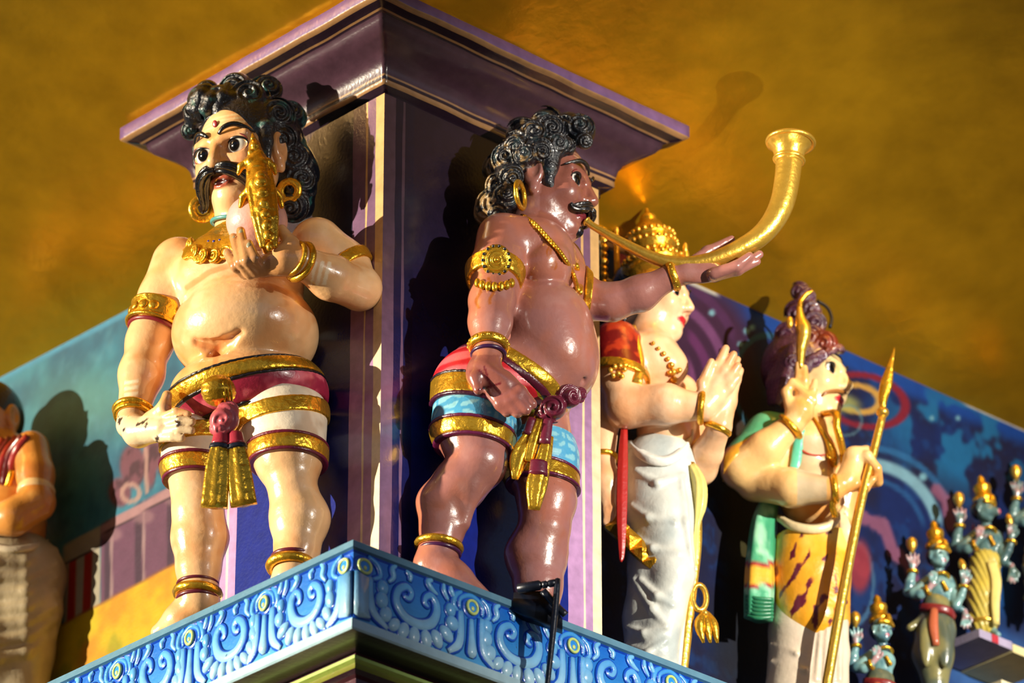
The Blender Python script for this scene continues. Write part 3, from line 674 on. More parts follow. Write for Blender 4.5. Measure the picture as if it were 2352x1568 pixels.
def paint1(V):
    u, v = uv_of(V); c = skin_paint((226, 180, 130), (206, 134, 74), (236, 202, 160), 0.55)(V)
    L = h1.loc(V); hd = (np.abs(L[:, 0]) < 110) & (L[:, 1] > -130) & (L[:, 2] > 10) & (v < 480) & (L[:, 1] < 120)
    m = hd*np.clip(sum(band(L[:, 1], a, a+5, 1.5) for a in (52, 62, 72)), 0, 1)*(np.abs(L[:, 0]) < 70); c = mixc(c, (226, 206, 160), m*0.7)
    lip = hd*blob(L[:, 0], L[:, 1], 0, -74, 29, 15, 0.15)*(L[:, 2] > 78); c = mixc(c, (150, 66, 48), lip*0.9); c = mixc(c, (60, 12, 10), hd*blob(L[:, 0], L[:, 1], 0, -75, 19, 6, .2)*(L[:, 2] > 70)*(L[:, 2] < 97))
    c = mixc(c, (214, 128, 84), hd*(blob(L[:, 0], L[:, 1], 46, -30, 26, 22, 0.6)+blob(L[:, 0], L[:, 1], -46, -30, 26, 22, 0.6))*0.4)
    # ash lines across the arms
    for (a, b, tt) in ((700, 740, 0), (0, 0, 1)):
        if tt == 0: m = ((u > 715) & (u < 760) & (v > 600) & (v < 655))*np.clip(sum(band(u+0.25*(v-620), x, x+9, 1.2) for x in (716, 732, 748)), 0, 1)
        else: m = ((u > 285) & (u < 318) & (v > 868) & (v < 915))*np.clip(sum(band(v+0.15*u, x, x+8, 1.2) for x in (918, 932, 946)), 0, 1)
        c = mixc(c, (238, 222, 190), m*0.75)
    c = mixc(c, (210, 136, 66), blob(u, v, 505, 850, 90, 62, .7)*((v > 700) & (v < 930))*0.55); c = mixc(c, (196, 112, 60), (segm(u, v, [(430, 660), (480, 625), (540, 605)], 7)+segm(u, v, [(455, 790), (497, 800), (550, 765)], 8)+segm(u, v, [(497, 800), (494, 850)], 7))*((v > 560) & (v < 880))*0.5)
    hnd = (u < 450) & (v > 955) & (v < 1020); c = mixc(c, (226, 200, 160), hnd*1.0); c = mixc(c, (60, 44, 34), hnd*sstep(0.62, 0.68, fbm(V+8, 60.0)))
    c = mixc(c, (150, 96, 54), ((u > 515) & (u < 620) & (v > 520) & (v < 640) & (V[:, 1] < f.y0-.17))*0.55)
    return c
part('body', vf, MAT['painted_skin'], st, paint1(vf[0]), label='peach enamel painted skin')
for q in NAILS: part('nail', ball(q, A((6.5, 4, 9))*s, None, 10, 8), MAT['painted_plain'], st, (150, 146, 120))
face_features(st, h1, (214, 158, 104), gaze=(0.0, -.05, 1), moustache=[(3, -50, 106, 9), (20, -50, 108, 15), (42, -60, 96, 17), (58, -80, 78, 15), (66, -102, 64, 11), (80, -112, 54, 7), (92, -98, 48, 4)], brow_arch=4)
part('forehead_mark', ball(h1.w(0, 60, 86), A((7, 9, 2.2))*s, h1.M), MAT['painted_plain'], st, (140, 16, 26))
# hair
Hh = Solid(); q_ = h1.k
Hh.ell(h1.w(0, 36, -28), A((103, 112, 106))*q_, h1.M, 8*s)
Hh.chain([P(640, 300, 10), P(672, 390, 20), P(680, 470, 30)], A((52, 56, 44))*s, 20*s)
for i, (u, v, d, R) in enumerate(((448, 262, 5, 34), (470, 232, -35, 42), (508, 226, -50, 36), (572, 232, -48, 54), (634, 268, -45, 48), (656, 318, -35, 40), (676, 368, -15, 42), (688, 424, 0, 44), (676, 474, 10, 42), (436, 300, 40, 26), (610, 212, 15, 44), (545, 205, 5, 44), (478, 212, 15, 34), (664, 270, 20, 44), (700, 400, 30, 36), (640, 480, 20, 34))):
    ax = nrm(A([0.35*math.sin(i*2.1), -1, -0.35+0.45*math.cos(i*1.9)])); Hh.curl(P(u, v, d), R*s, ax, 2.1, 0.17, 12*s, 0.9, i*1.3)
for a, r_, hgt in ((443, .8, 0), (458, 1.1, -8), (480, 1.25, 4), (507, 1.0, -6), (530, 1.2, 2), (557, 1.0, 8)):
    o = abs(a-500)
    Hh.chain([P(a, 276-o*.12, -58+o*.5), P(a-6, 254-o*.1, -82+o*.5), P(a+4, 228-o*.02+hgt, -86+o*.45), P(a+16, 206+o*.12+hgt, -60+o*.3)], A((6, 12, 15, 13))*s*r_, 6*s)
for x in (-1, 1): Hh.chain(h1.ws([(x*90, 40, 22), (x*90, 5, 28), (x*86, -44, 30)]), A((17, 14, 7))*q_, 8*s)
nF = (h1.M@nrm((0, -.59, 1))); pF = h1.w(0, 0, 27)
capn = Hh.pr[0][0]
def hair_clip(d, Pq):
    fc = (Pq-pF.astype(np.float32))@nF.astype(np.float32)          # in front of the hairline plane only locks stay
    q = (Pq-h1.c.astype(np.float32))@h1.M.astype(np.float32)/h1.k
    face = np.sqrt((q[..., 0]/82)**2+((q[..., 1]+26)/100)**2)-1
    return np.maximum(d, -np.maximum(face*80*s, -(q[..., 2]-20)*s))
vf = skin(Hh, 0.0030, hair_clip)
part('hair', vf, MAT['worn_hair'], st, mixc((16, 20, 30), (40, 92, 88), sstep(0.60, 0.72, fbm(vf[0], 40.0))*0.8), label='glossy black curls with green streaks')
# earrings
for uv_, d, R in (((465, 480), 5, 24), ((664, 438), -25, 22)):
    part('earring', ring(P(*uv_, d), (0.15 if uv_[0] < 500 else -0.3, -1, -.3), R*s, 10*s, 6*s), MAT['gold_paint'], st)
# jewels and clothes
neck = B.tags('chest', 'neck')
def collar_extra(d, Pq):
    q = (Pq-P(545, 545, -30).astype(np.float32))@T.astype(np.float32)/s; ang = np.arctan2(q[..., 0], -q[..., 1]); r = np.sqrt((q[..., 0]/118)**2+(q[..., 1]/96)**2)
    return np.maximum(d, (r-1-0.05*np.cos(ang*13))*80*s)
co = cloth(st, 'necklace', neck, 9*s, [(hit(neck, 512, 517), (0, 0.35, 1)), (P(545, 500, 30), HZ*-1)], 0.0034, MAT['gold_paint'], None, P(380, 640, -200)*A([1, 1, 1]), P(720, 470, 60), extra=collar_extra, label='broad gold collar with scalloped rim')
for i, a in enumerate(np.linspace(-1.3, 0.5, 6)):
    c = P(545, 545, -30)+(HX*math.sin(a)*96-A([0, 0, math.cos(a)*70]))*s; c = hit(neck, *uv_of(c+HZ*60*s), 12*s); dz = HZ*0.85+HX*math.sin(a)*0.5
    part('scroll', join(ring(c, dz, 14*s, 5*s, n=18, m=6), ring(c+dz*2*s, dz, 6*s, 4*s, n=12, m=6)), MAT['gold_paint'], co)
for i, a in enumerate(np.linspace(-1.2, 0.5, 7)):
    c = P(545, 545, -30)+(HX*math.sin(a)*62-A([0, 0, math.cos(a)*34]))*s; part('gem', ball(hit(neck, *uv_of(c+HZ*60*s), 12*s), 4.5*s, nu=8, nv=6), MAT['painted_plain'], co, (24, 40, 140))
part('neck_cord', ring(P(548, 512, -2), (0.05, -.25, 1), 62*s, 5*s), MAT['painted_plain'], st, (70, 140, 140))
def bangle(root, name, c, axis, R, r, rb=None, beads=0, mat='gold_paint', ex=(1, 1), col=None):
    o = part(name, ring(c, axis, R, r, rb, ex=ex), MAT[mat], root, col)
    x, y, a = frame_from(axis)
    for i in range(beads):
        th = 2*math.pi*i/beads
        if (x*math.cos(th)+y*math.sin(th))[1] < 0.35: part('bead', ball(np.asarray(c)+(x*math.cos(th)*ex[0]+y*math.sin(th)*ex[1])*(R+r*0.7), r*0.55, nu=8, nv=6), MAT[mat], o)
    return o
ua = B.tags('armr'); ax = nrm(P(378, 690, 78)-P(344, 785, 72))
al = strap(st, 'armlet', ua, 9*s, P(362, 733, 76), ax, -26*s, 26*s, .0036, MAT['gold_paint'], pad=.11)
for hh in (-24, 24): part('rim', ring(P(362, 733, 76)+ax*hh*s, ax, 67*s, 5*s), MAT['gold_paint'], al)
for i in range(7):
    th = -2.6+i*0.42; x, y, a = frame_from(ax); dr = x*math.cos(th)+y*math.sin(th)
    part('rosette', ball(P(362, 733, 76)+dr*66*s, (13*s, 13*s, 6*s), np.stack(frame_from(dr), 1), 14, 8), MAT['gold_paint'], al)
part('armlet_trim', ring(P(356, 762, 75), ax, 62*s, 5*s), MAT['painted_plain'], st, (120, 30, 40))
al2 = strap(st, 'armlet', B.tags('arml'), 7*s, P(800, 622, -50), nrm(P(826, 660, -70)-P(728, 560, -60)), -16*s, 14*s, .0036, MAT['gold_paint'], pad=.10)
w1 = P(308, 946, 26); bangle(st, 'bracelet', w1, nrm(P(325, 860, 52)-P(306, 950, 25)), 42*s, 10*s, 8*s, 0); bangle(st, 'bracelet', w1-A([0, 0, 12*s]), nrm(P(325, 860, 52)-P(306, 950, 25)), 43*s, 6*s)
ax = nrm(P(690, 600, -205)-P(760, 637, -140)); w2 = P(684, 598, -208)
bangle(st, 'bracelet', w2-ax*8*s, ax, 42*s, 9*s, 9*s, 0); bangle(st, 'bracelet', w2+ax*12*s, ax, 38*s, 6*s, 6*s, 0)
bangle(st, 'anklet', P(454, 1362, 40), (0.05, 0, 1), 48*s, 10*s, 11*s); part('anklet_trim', ring(P(454, 1376, 40), (0, 0, 1), 45*s, 5*s), MAT['painted_plain'], st, (90, 20, 40)); part('anklet_trim', ring(P(454, 1342, 40), (0, 0, 1), 45*s, 4*s), MAT['painted_plain'], st, (90, 20, 40))
bangle(st, 'anklet', P(668, 1300, -48), (0.0, 0.1, 1), 46*s, 12*s, 12*s); part('anklet_trim', ring(P(672, 1280, -46), (0, 0, 1), 45*s, 5*s), MAT['painted_plain'], st, (90, 20, 40))
low = B.tags('hips', 'legr', 'legl', 'belly'); Z = A([0, 0, 1.0])
white = lambda V: mixc((222, 208, 186), (200, 176, 150), sstep(0.5, 0.7, fbm(V, 18)))
legr, legl, hips = B.tags('legr'), B.tags('legl'), B.tags('hips', 'legr', 'legl')
cloth(st, 'shorts', hips, 7*s, [(P(560, 935, 0), Z), (P(665, 1012, -45), nrm(A([0, 0, -1]))), ], .0043, MAT['painted_cloth'], white, P(380, 1120, -200)*A([1, 1, 1])+A([-.3, -.3, 0]), None) if False else None
cloth(st, 'shorts_leg', Solid.tags(B, 'legr', 'hips'), 7*s, [(P(560, 930, 0), Z), (P(665, 1010, -130), -Z), (P(556, 960, 0), -HX)], .0043, MAT['painted_cloth'], white)
cloth(st, 'shorts_leg', Solid.tags(B, 'legl', 'hips'), 7*s, [(P(560, 930, 0), Z), (P(440, 1062, -20), -Z), (P(556, 960, 0), HX)], .0043, MAT['painted_cloth'], white)
for nm, sol, uv_, hh in (('hem', legr, (663, 1012, -125), 0), ('hem', legl, (440, 1060, -20), 0)):
    p0 = P(*uv_); o = strap(st, nm, sol, 12*s, p0, Z, -18*s, 18*s, .0036, MAT['gold_paint'], pad=.13)
    for e in (-20, 21): strap(st, 'hem_line', sol, 13*s, p0, Z, (e-4)*s, (e+4)*s, .0030, MAT['painted_cloth'], (96, 18, 44), pad=.13)
# waist: gold, magenta and gold wraps, rising to the right
wst = B.tags('hips', 'belly')
wst2 = B.tags('hips', 'belly', 'legr', 'legl')
def wrap(name, u0, v0, u1, v1, half, off, mat, col=None, sol=None):
    a, b = P(u0, v0, -110), P(u1, v1, -90); n = nrm(np.cross(b-a, A([0.0, 1.0, 0.12]))); n = n if n[2] > 0 else -n
    c = (a+b)/2
    return strap(st, name, sol or wst, off*s, c, n, -half*s, half*s, .0043, mat, col, pad=.30)
wrap('waist_wrap', 400, 925, 745, 862, 26, 14, MAT['painted_cloth'], lambda V: mixc((150, 34, 62), (206, 96, 110), sstep(0.5, 0.7, fbm(V, 25))))
wrap('waistband', 400, 888, 745, 822, 17, 17, MAT['gold_paint'])
wrap('waistband', 400, 962, 752, 924, 20, 13, MAT['gold_paint'], None, wst2)
wrap('waist_line', 400, 906, 745, 842, 4, 17, MAT['painted_cloth'], (18, 14, 22)); wrap('waist_line', 400, 942, 750, 900, 4, 16, MAT['painted_cloth'], (18, 14, 22)); wrap('waist_line', 400, 868, 744, 803, 3.5, 14, MAT['painted_cloth'], (14, 16, 26))
kn = part('sash_knot', sweep([P(475, 905, -205), P(490, 900, -215), P(510, 898, -212), P(530, 905, -195)], A((22, 37, 36, 20))*s, n=30, flute=(10, .12), sub=5), MAT['gold_paint'], st)
for i in range(3): part('fold', ring(P(512+i*8, 900+i, -210+i*2), (1, 0.1, 0.15), (36-i*2)*s, 3*s), MAT['gold_paint'], kn)
kp = Solid()
for i, (u, v, R) in enumerate(((513, 965, 37), (525, 945, 26), (505, 985, 24))): kp.curl(P(u, v, -212), R*s, nrm((0, -1, -.4)), 1.2, .16, 6*s, .75, i)
vf = skin(kp, .0030); part('sash_knot', vf, MAT['painted_cloth'], st, (186, 84, 92))
def tail(root, name, L, ra, rb, mat, col=None, fl=(6, .25)): return part(name, sweep(f.ps(L), A(ra)*s, A(rb)*s, n=26, ref=(0, -1, -.2), sub=6, flute=fl), mat, root, col)
for (a, b, c) in (((508, 1000), (500, 1070), (492, 1165)), ((540, 1000), (548, 1070), (560, 1160))):
    x = a[0] < 520
    tail(st, 'sash_tail', [(*a, -205), ((a[0]+b[0])/2, 1030, -208), (*b, -205), (*c, -195)], (16, 22, 30, 34), (12, 13, 14, 15), MAT['gold_paint'])
    tail(st, 'sash_band', [(a[0], 996, -207), (a[0]+(-2 if x else 2), 1022, -210)], (17, 21), (15, 16), MAT['painted_cloth'], (160, 44, 60), None)
    tail(st, 'sash_line', [(a[0]+(-3 if x else 3), 1022, -210), (a[0]+(-4 if x else 4), 1030, -210)], (23, 24), (16, 16), MAT['painted_cloth'], (20, 20, 34), None)
# conch shell with its gold crest
cs_ = empty('conch_shell', P(590, 580, -150), 'pink conch shell with gold crest held at the statue mouth', 'conch')
C0 = Solid(); C0.ell(P(590, 509, -152), A((71, 64, 66))*s, None, 10*s)
vf = skin(C0, .0036); part('shell', vf, MAT['painted_cloth'], cs_, mixc((216, 170, 150), (206, 150, 150), fbm(vf[0], 14)))
CR = Solid(); cr = [(580, 308, -178), (585, 335, -188), (590, 372, -200), (597, 430, -220), (606, 490, -232), (614, 540, -232), (620, 592, -220)]
CR.chain(f.ps(cr), A((3, 13, 25, 32, 30, 26, 10))*s, 6*s)
for x in (-1, 1):
    for o_, r_ in ((26, 7), (15, 5)): CR.chain([P(596+x*o_*.9, 398, -236+o_*.3), P(602+x*o_, 440, -252+o_*.5), P(609+x*o_*.92, 500, -262+o_*.5), P(617+x*o_*.6, 565, -254+o_*.3)], A((r_, r_+1, r_+1, r_-1))*s, 1.5*s)
    CR.chain([P(592+x*22, 372, -210), P(590+x*36, 382, -206), P(590+x*42, 398, -200)], A((11, 9, 5))*s, 3*s); CR.chain([P(600+x*28, 436, -226), P(600+x*42, 452, -214), P(600+x*47, 474, -206)], A((10, 9, 6))*s, 3*s)
for i in range(7):
    u_, v_ = 600+i*3.2, 416+i*25
    CR.ell(P(u_, v_, -262+abs(i-3)*3), A((13-i*.8, 8, 12))*s, None, 1.5*s); CR.ell(P(u_, v_+12, -268), A((14, 10, 2.6))*s, None, 1.5*s, True)
CR.ell(P(598, 404, -246), A((12, 9, 14))*s, None, 2*s)
for u, v, r in ((577, 350, 9), (596, 352, 10), (585, 334, 10), (576, 372, 13), (602, 372, 13), (588, 392, 15), (581, 318, 6), (590, 362, 8)): CR.ell(P(u, v, -206-(v-320)*.24), A((r, r*.8, r))*s, None, 2*s)
CR.cone(P(560, 384, -236), P(618, 380, -238), 2.5*s, 2.5*s, 2*s, True); CR.cone(P(568, 345, -214), P(606, 344, -216), 2*s, 2*s, 2*s, True)
part('crest', skin(CR, .0025), MAT['gold_paint'], cs_)
# ------------------------------------------------------------------ horn blower on the pier's right face
f = Fig(.11, 1200, 850); s = f.s; P = f.p
st = empty('horn_blower_statue', pp(.33, -.16), 'brown-skinned potbellied statue in profile with black curls, blowing a curved horn', 'statue')
T = face_frame(66, 0); HX, HZ = T[:, 0], T[:, 2]
B = Solid()
B.ell(P(1250, 770, 0), A((116, 140, 130))*s, None, 20*s, tg='belly'); B.ell(P(1282, 838, -8), A((92, 112, 92))*s, None, 50*s, tg='belly')
B.ell(P(1228, 600, 10), A((98, 140, 90))*s, None, 50*s, tg='chest')
for dw, u, v in ((-70, 1262, 615), (85, 1290, 612)): B.ell(P(u, v, dw), A((66, 66, 46))*s, face_frame(66, 20), 8*s, tg='chest')
B.cone(P(1205, 560, 0), P(1245, 478, 0), 62*s, 60*s, 30*s, tg='neck')
B.ell(P(1145, 880, 10), A((118, 138, 84))*s, None, 40*s, tg='hips'); B.ell(P(1215, 905, 10), A((90, 120, 60))*s, None, 40*s, tg='hips')
bl = B.tags('belly'); nv = hit(bl, 1341, 876); B.ell(nv, A((6, 9, 11))*s, None, 7*s, True)
# legs
B.chain([P(1098, 900, -60), P(1088, 985, -80), P(1098, 1062, -95)], A((98, 88, 66))*s, 16*s, 'legn')
B.chain([P(1098, 1062, -95), P(1058, 1110, -85), P(1018, 1160, -70), P(1015, 1215, -70), P(1008, 1258, -75)], A((58, 60, 60, 50, 44))*s, 14*s, 'legn')
B.cone(P(1090, 1090, -118), P(1066, 1200, -92), 22*s, 14*s, 22*s)
B.chain([P(1000, 1300, -70), P(1040, 1335, -85), P(1120, 1392, -100)], A((52, 44, 26))*s, 18*s, 'footn')
B.chain([P(1215, 960, 70), P(1240, 1060, 60), P(1256, 1150, 40), P(1250, 1215, 35)], A((92, 82, 66, 56))*s, 16*s, 'legf')
B.chain([P(1250, 1215, 40), P(1232, 1275, 60), P(1236, 1345, 55), P(1240, 1400, 45)], A((58, 70, 54, 44))*s, 16*s, 'legf')
B.cone(P(1240, 1425, 40), P(1290, 1470, 10), 42*s, 26*s, 16*s)
# near arm hanging, palm out
B.chain([P(1152, 546, -88), P(1138, 620, -125), P(1130, 690, -150), P(1126, 740, -168), P(1122, 800, -185)], A((58, 56, 49, 46, 34))*s, 26*s, 'armn', 44*s)
B.chain([P(1118, 825, -190), P(1112, 858, -194), P(1160, 890, -204)], A((34, 38, 30))*s, 16*s, 'handn')
B.ell(P(1130, 868, -200), A((58, 22, 44))*s, face_frame(0, 0, -32), 12*s)
for q in ([(1160, 868, -208), (1195, 900, -214), (1222, 928, -212)], [(1154, 884, -208), (1184, 914, -216), (1208, 942, -214)], [(1145, 896, -206), (1168, 924, -212), (1188, 948, -210)], [(1132, 902, -200), (1150, 928, -206), (1164, 946, -204)]): B.chain(f.ps(q), A((17, 15, 12))*s, 7*s)
B.chain([P(1112, 850, -205), P(1092, 868, -222), P(1098, 896, -228)], A((20, 15, 11))*s, 12*s)
# far arm, carrying the horn
B.chain([P(1290, 640, 80), P(1350, 688, 60), P(1405, 694, 45), P(1470, 674, 30), P(1536, 638, 10)], A((60, 46, 42, 40, 28))*s, 20*s, 'armf', 30*s)
B.chain([P(1536, 638, 10), P(1575, 628, 5), P(1640, 626, 0)], A((26, 22, 20))*s, 14*s, 'handf')
B.ell(P(1605, 622, 0), A((52, 34, 15))*s, face_frame(0, -8), 12*s)
for q in ([(1640, 628, -26), (1690, 612, -34), (1722, 588, -30)], [(1642, 632, -12), (1694, 620, -18), (1738, 600, -14)], [(1642, 632, 4), (1696, 618, 2), (1744, 584, 4)], [(1640, 628, 18), (1690, 608, 22), (1728, 584, 22)]): B.chain(f.ps(q), A((15, 13, 10))*s, 7*s)
B.chain([P(1580, 612, 28), P(1625, 578, 40), P(1680, 549, 42)], A((17, 13, 9))*s, 10*s)
h2 = Head(f, 77, 7, (-43, 0, 82), (1327, 415, -42))
sculpt_head(B, h2)
vf = skin(B, .0038)
def paint2(V):
    u, v = uv_of(V); c = skin_paint((150, 98, 90), (168, 96, 70), (160, 116, 110), 0.5)(V)
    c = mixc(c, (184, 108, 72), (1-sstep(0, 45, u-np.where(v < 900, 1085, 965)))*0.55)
    L = h2.loc(V); hd = (L[:, 1] > -130) & (L[:, 2] > 10) & (v < 560) & (L[:, 1] < 120) & (u > 1200) & (u < 1375)
    c = mixc(c, (128, 74, 62), hd*0.7); lip = hd*blob(L[:, 0], L[:, 1], 0, -74, 27, 14, 0.15)*(L[:, 2] > 80); c = mixc(c, (110, 34, 44), lip)
    c = mixc(c, (196, 160, 120), hd*np.clip(sum(band(L[:, 1], a, a+5, 1.5) for a in (54, 64, 74)), 0, 1)*(np.abs(L[:, 0]) < 45)*0.7)
    hn = (V[:, 1] < f.y0-.16) & (u > 1060) & (u < 1235) & (v > 815) & (v < 950); c = mixc(c, (132, 74, 66), hn*0.8)
    for a, b in (((1100, 850), (1150, 905)), ((1098, 895), (1150, 880)), ((1112, 842), (1128, 890))): c = mixc(c, (92, 20, 30), hn*segm(u, v, [a, b], 2.6)*0.9)
    for a, w_ in (((1128, 640), 4), ((1098, 650), 4), ((1262, 560), 3), ((1270, 562), 3)): c = mixc(c, (150, 76, 20), segm(u+6*np.sin(v/9), v, [a, (a[0]+2, a[1]+55)], w_)*0.7)
    return c
part('body', vf, MAT['painted_skin'], st, paint2(vf[0]), label='brown enamel painted skin')
face_features(st, h2, (130, 76, 64), gaze=(-.30, 0, 1), moustache=[(3, -52, 110, 9), (20, -56, 107, 14), (38, -66, 94, 13), (50, -72, 82, 9), (58, -66, 76, 4)], brow_arch=6, lid=(120, 36, 44))
part('goatee', sweep(h2.ws([(0, -96, 84), (0, -112, 84), (0, -124, 74)]), A((10, 15, 7))*s, n=16, flute=(6, .3)), MAT['black_hair'], st)
Hh = Solid(); Hh.ell(h2.w(0, 36, -30), A((100, 110, 106))*s, h2.M, 8*s)
for i, (u, v, d, R) in enumerate(((1332, 300, -20, 36), (1342, 325, -40, 20), (1305, 292, -10, 36), (1262, 300, -40, 38), (1225, 312, -60, 36), (1190, 335, -60, 34), (1240, 345, -85, 30), (1205, 360, -92, 28), (1165, 365, -45, 36), (1172, 405, -70, 34), (1150, 425, -40, 36), (1160, 455, -62, 34), (1128, 470, -30, 34), (1150, 490, -50, 28), (1280, 330, -72, 26), (1300, 335, -55, 22), (1255, 285, 30, 40), (1200, 310, 20, 40), (1150, 390, 20, 40), (1115, 490, -10, 26))):
    Hh.curl(P(u, v, d), R*1.12*s, nrm(A([0.35*math.sin(i*2.3), -1, -0.4+0.4*math.cos(i*1.7)])), 2.1, 0.17, 13*s, 0.95, i*1.1)
Hh.chain(h2.ws([(-80, 55, 22), (-82, 12, 20), (-78, -24, 22), (-70, -40, 36)]), A((26, 21, 13, 7))*s, 8*s)
def hair_clip2(d, Pq):
    q = (Pq-h2.c.astype(np.float32))@h2.M.astype(np.float32)/h2.k
    face = np.sqrt((q[..., 0]/110)**2+((q[..., 1]+22)/88)**2)-1
    return np.maximum(d, -np.maximum(face*80*s, -(q[..., 2]-44)*s))
vf = skin(Hh, .0030, hair_clip2); u, v = uv_of(vf[0])
part('hair', vf, MAT['worn_hair'], st, mixc(mixc((14, 17, 26), (34, 60, 66), sstep(0.6, 0.72, fbm(vf[0], 40.0))*0.6), (176, 140, 88), sstep(0.5, 0.62, fbm(vf[0]+4, 70.0)+0.30*(1-sstep(1095, 1150, u))-0.10)*(u < 1250)*0.75), label='black curls worn to tan at the back')
part('earring', ring(P(1195, 448, -100), (1, -.35, 0), 31*s, 7*s, 6*s), MAT['gold_paint'], st)
# necklace over the chest
chs = B.tags('chest', 'neck', 'belly')
nl = [hit(chs, u, v, 3*s) for u, v in ((1200, 496), (1225, 512), (1252, 540), (1280, 572), (1300, 600), (1316, 630), (1328, 668))]
nk = part('necklace', sweep(nl, 7*s, 6*s, n=8), MAT['gold_paint'], st)
for q in catmull(nl, 5)[1:-1]: part('bead', ball(q+A([0, -5*s, -2*s]), 6*s, nu=8, nv=6), MAT['gold_paint'], nk)
part('pendant', sweep([hit(chs, 1322, 610, 4*s), hit(chs, 1330, 640, 4*s), hit(chs, 1333, 672, 2*s)], A((9, 12, 6))*s, n=10, flute=(4, .2)), MAT['gold_paint'], nk)
# armlets, bracelets, anklet
ua = B.tags('armn'); ax = nrm(P(1138, 620, -125)-P(1130, 690, -150)); ac = P(1135, 632, -130)
al = strap(st, 'armlet', ua, 8*s, ac, ax, -24*s, 20*s, .0036, MAT['gold_paint'], pad=.10)
fr = hit(ua, 1140, 598, 8*s); dx, dy, dz = frame_from((0.0, -1, -.35))
part('medallion', join(ball(fr, (36*s, 38*s, 10*s), np.stack((dx, dy, dz), 1), 24, 10), ring(fr+dz*6*s, dz, 22*s, 4*s, n=24, m=6), ring(fr+dz*7*s, dz, 11*s, 4*s, n=18, m=6), ball(fr+dz*9*s, 6*s), ball(fr+dy*-38*s, (12*s, 9*s, 14*s), None, 12, 8)), MAT['gold_paint'], al)
for i in range(14): a = i*2*math.pi/14; part('stud', ball(fr+(dx*math.cos(a)*31+dy*math.sin(a)*33)*s+dz*5*s, 4*s, nu=8, nv=6), MAT['black_hair'], al)
for i in range(7): a = -0.9+i*0.3; part('petal', ball(hit(ua, 1136+math.sin(a)*50, 636+math.cos(a)*22, 8*s), (8*s, 8*s, 12*s), None, 10, 8), MAT['gold_paint'], al)
strap(st, 'armlet', B.tags('armf'), 6*s, P(1347, 686, 62), (1, 0.1, -.1), -9*s, 9*s, .0030, MAT['gold_paint'], pad=.09)
bangle(st, 'bracelet', P(1122, 794, -183), (0.02, 0.15, 1), 39*s, 9*s, 12*s, 22); part('bracelet_trim', ring(P(1122, 814, -187), (0, .1, 1), 37*s, 5*s), MAT['painted_plain'], st, (50, 16, 60))
bangle(st, 'bracelet', P(1546, 634, 8), nrm((1, -.15, .3)), 30*s, 7*s, 10*s, 14)
bangle(st, 'anklet', P(1008, 1254, -74), (0.12, 0.0, 1), 49*s, 8*s, 9*s); part('anklet_trim', ring(P(1010, 1268, -74), (.12, 0, 1), 45*s, 5*s), MAT['painted_plain'], st, (60, 16, 60))
# shorts in coloured tiers
Z = A([0, 0, 1.0]); legn, legf, hip = B.tags('legn'), B.tags('legf'), B.tags('hips', 'legn')
blue = lambda V: mixc(mixc((52, 132, 176), (86, 160, 196), fbm(V, 16)), (150, 196, 200), sstep(0.52, 0.6, np.abs(np.sin(V@A([70, 70, 0])+6*vnoise(V, 30))*np.sin(V[:, 2]*120)))*0.7)
cloth(st, 'shorts_leg', legn, 6*s, [(P(1090, 922, -80), Z), (P(1085, 1010, -80), -Z)], .0043, MAT['painted_cloth'], blue)
cloth(st, 'shorts_leg', legf, 6*s, [(P(1240, 1000, 40), Z), (P(1250, 1108, 40), -Z)], .0043, MAT['painted_cloth'], blue)
for sol, p0 in ((legn, P(1082, 1012, -85)), (legf, P(1275, 1100, 40))):
    strap(st, 'hem', sol, 10*s, p0, Z+A([.12, 0, 0]), -17*s, 17*s, .0036, MAT['gold_paint'], pad=.14)
    for e in (-20, 20): strap(st, 'hem_line', sol, 11*s, p0, Z+A([.12, 0, 0]), (e-4)*s, (e+4)*s, .0030, MAT['painted_cloth'], (84, 18, 56), pad=.14)
n_lo, n_up = nrm(A([.22, 0, 1.0])), nrm(A([.62, 0, 1.0]))
def tier(name, lo_uv, n0, hi_uv, n1, off, mat, col=None):
    return cloth(st, name, hip, off*s, [(P(*lo_uv, -90), -n0), (P(*hi_uv, -90), n1)], .0043, mat, col)
red = lambda V: mixc((176, 26, 38), (206, 92, 98), sstep(0.45, 0.7, np.abs(np.sin(V[:, 2]*70))*0.6+0.4*fbm(V, 20)))
tier('hip_band', (1060, 934), n_lo, (1060, 884), n_lo, 13, MAT['gold_paint'])
tier('hip_wrap', (1060, 884), n_lo, (1060, 800), n_up, 11, MAT['painted_cloth'], red)
tier('waist_line', (1060, 804), n_up, (1060, 784), n_up, 13, MAT['painted_cloth'], (70, 12, 34))
tier('waistband', (1060, 786), n_up, (1060, 752), n_up, 12, MAT['gold_paint'])
tier('hip_line', (1060, 888), n_lo, (1060, 880), n_lo, 15, MAT['painted_cloth'], (26, 12, 24)); tier('hip_line', (1060, 941), n_lo, (1060, 931), n_lo, 15, MAT['painted_cloth'], (60, 14, 40))
bh = B.tags('belly', 'hips')
part('belt', sweep([hit(bh, u, v, 4*s) for u, v in ((1150, 800), (1175, 828), (1205, 865), (1235, 896), (1255, 915))], 16*s, 7*s, n=12, ref=(-.4, -1, -.2)), MAT['gold_paint'], st)
